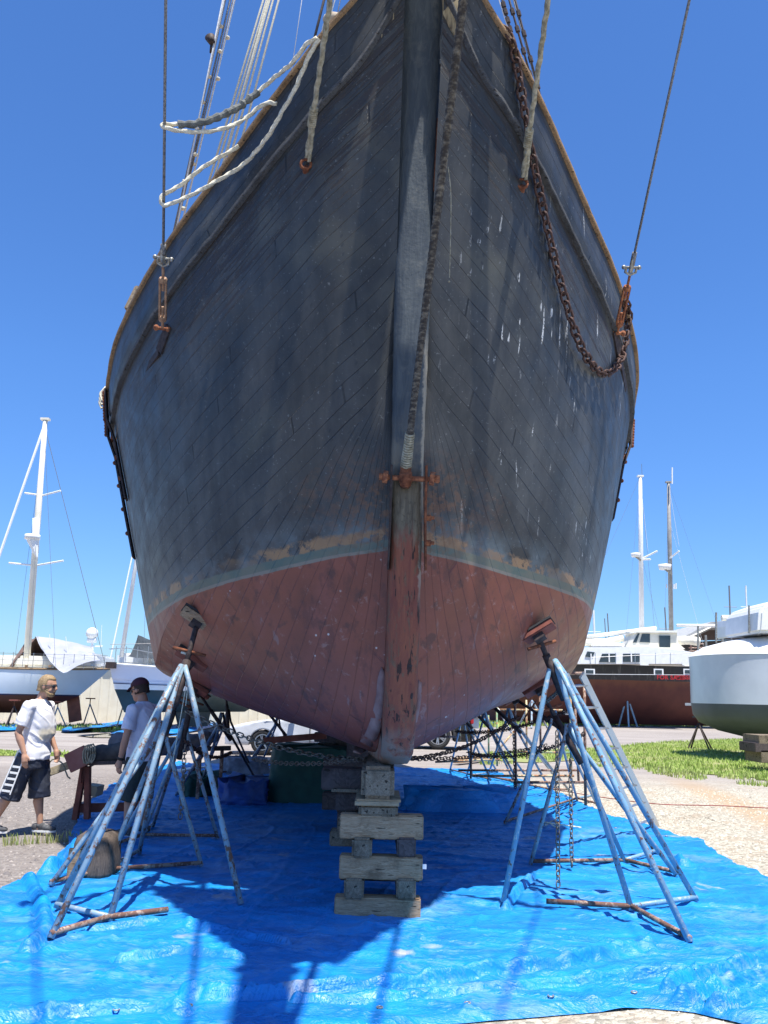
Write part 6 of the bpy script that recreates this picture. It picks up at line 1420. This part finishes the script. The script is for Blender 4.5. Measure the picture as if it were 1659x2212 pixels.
    for s in (-1, 1): Gm.sphere(T(H((.080, s*.034, .010))), .03, (.45, 1, .66), 12, 8, Mh @ Matrix.Rotation(s*.35, 3, 'Z')); Gm.tube([T(H((.072, s*.062, .014))), T(H((.03, s*.083, .012))), T(H((-.03, s*.086, .004)))], .006, 6)
    Gm.tube([T(H((.092, -.02, .014))), T(H((.092, .02, .014)))], .005, 6); fuse(Gm, 'sunglasses', M['glass'], root, .004)
    for leg, tl in ((J['leg_r'], J['toe'][0]), (J['leg_l'], J['toe'][1])):
        an = Vector(leg[2]); t = Vector((math.cos(tl[0]), math.sin(tl[0]), 0)); zz = an.z-.085
        Sh = MB(); c = an+Vector((0, 0, -.05)); 
        for (f, w, h) in ((-.05, .042, .045), (0.02, .044, .05), (.09, .048, .038), (.15, .044, .030)): Sh.sphere(T(Vector((an.x, an.y, zz))+t*f+Vector((0, 0, h+.008))), 1, (w*1.15, w, h), 14, 10, Rz @ Matrix.Rotation(tl[0], 3, 'Z'))
        o = fuse(Sh, 'shoe', M['shoe'], root, .007)
        So = MB(); rings = []
        for z in (0, .022): rings.append([T(Vector((an.x, an.y, zz+z))+t*(.055+.145*math.cos(b))+Vector((-t.y, t.x, 0))*.047*math.sin(b)) for b in [k*math.pi/10 for k in range(20)]])
        So.loft(rings); So.build('sole', M['white'], o)
        MB().tube([T(an-Vector((0, 0, .035))), T(an+Vector((0, 0, .005)))], .043, 12).build('sock', M['shoe'], root, True)
    if watch: MB().tube([T(wt[0]-wt[1]*.03), T(wt[0]-wt[1]*.0)], .031, 14).build('watch', M['black'], root, True)
    return root
def skinm(n, c): return plain(n, c, tuple(x*.88 for x in c), 14, .55, bump=.05)
M['shoe'] = plain('grey_trainers', (.10, .105, .11), (.05, .05, .055), 30, .8)
kk = NT('white_tshirt'); P = kk.coord('Object'); sx3 = kk.sep(P); d_ = kk.math('SQRT', kk.math('ADD', kk.math('POWER', kk.math('SUBTRACT', sx3[0], .16), 2), kk.math('POWER', kk.math('SUBTRACT', sx3[2], 1.12), 2)))
d_ = kk.math('ADD', d_, kk.math('MULTIPLY', kk.math('SUBTRACT', kk.noise(P, 14, 4), .5), .12)); c_ = kk.mix(kk.ramp(d_, .10, .05, 0, .7), (.80, .79, .80), (.72, .60, .36)); d2 = kk.math('ADD', kk.math('ABSOLUTE', kk.math('SUBTRACT', sx3[0], .16)), kk.math('MULTIPLY', kk.math('ABSOLUTE', kk.math('SUBTRACT', sx3[2], 1.27)), .8)); c_ = kk.mix(kk.ramp(d2, .09, .06, 0, .6), c_, (.5, .5, .52)); wt_m = kk.fin(c_, .85)
base1 = ground(56, 1800); base1.z = 0
def tor(dx=0, lean=.0, s=1., belly=.03):
    rows = [(0, .92, .125, .165), (0, 1.02, .13, .165), (belly, 1.12, .15, .165), (belly, 1.22, .15, .17), (.01, 1.34, .135, .185), (0, 1.42, .115, .19), (0, 1.475, .08, .15), (.01, 1.52, .055, .075)]
    return [(dx+x+lean*(z-.9), 0, z, rx*s, ry*s) for x, z, rx, ry in rows]
t1 = tor(0, .02, 1.02)
person(base1, -.06, 'blond bearded man in sunglasses, white T-shirt and navy shorts walking right', dict(
    torso=t1, shirt=[(0.0, 0, .83, .165, .185), (.01, 0, .92, .16, .18)]+[(x, y, z, rx*1.06, ry*1.03) for x, y, z, rx, ry in t1[1:]], hip=(0, 0, .86), neck=(.03, 0, 1.56), head=(.085, 0, 1.675), hnod=.10,
    arm_r=((-.02, -.205, 1.44), (-.10, -.255, 1.14), (-.0, -.25, .90), (.12, .0, -1), (1, .1, .1)), arm_l=((.02, .205, 1.44), (.02, .26, 1.15), (.15, .25, .93), (.3, -.05, -1), (1, 0, .3)),
    leg_r=((-.03, -.09, .88), (-.17, -.11, .47), (-.36, -.12, .10)), leg_l=((.03, .09, .88), (.06, .10, .47), (.11, .10, .09)), toe=((-.05, 0), (.0, 0)), shortlen=.07),
    skinm('tanned_skin', (.52, .29, .19)), wt_m, plain('navy_shorts', (.022, .028, .05), (.045, .05, .065), 6, .6, bump=.2), plain('blond_hair', (.38, .27, .15), (.22, .145, .07), 60, .7, bump=.6), beard=True, stripe=True, hs=1.07)
base2 = ground(292, 1806); base2.z = .0
t2 = tor(0, .03, 1.0, .02)
person(base2, math.pi-.35, 'man in a maroon cap, pale T-shirt and dark shorts standing behind the left stands', dict(
    torso=t2, shirt=[(0.0, 0, .84, .16, .18), (.0, 0, .92, .155, .175)]+[(x, y, z, rx*1.06, ry*1.03) for x, y, z, rx, ry in t2[1:]], hip=(0, 0, .87), neck=(.045, 0, 1.55), head=(.10, 0, 1.655), hnod=.28,
    arm_r=((.0, -.205, 1.43), (.02, -.25, 1.13), (.14, -.2, .92), (.4, .2, -1), (1, .1, .2)), arm_l=((.02, .21, 1.43), (.04, .27, 1.12), (.10, .27, .86), (.08, .0, -1), (1, 0, .2)),
    leg_r=((.0, -.09, .88), (.02, -.11, .47), (-.02, -.12, .10)), leg_l=((.0, .09, .88), (.04, .12, .47), (.02, .15, .09)), toe=((-.1, 0), (.15, 0)), shortlen=.06),
    skinm('sunburnt_skin', (.45, .24, .16)), plain('lavender_white_tshirt', (.64, .65, .76), (.58, .59, .70), 4, .85), plain('dark_green_shorts', (.03, .045, .04), (.02, .03, .04), 5, .8), plain('dark_hair', (.05, .03, .02), None, 50, .8), cap=plain('maroon_cap', (.07, .018, .028), None, 12, .8), watch=1, hs=1.06)
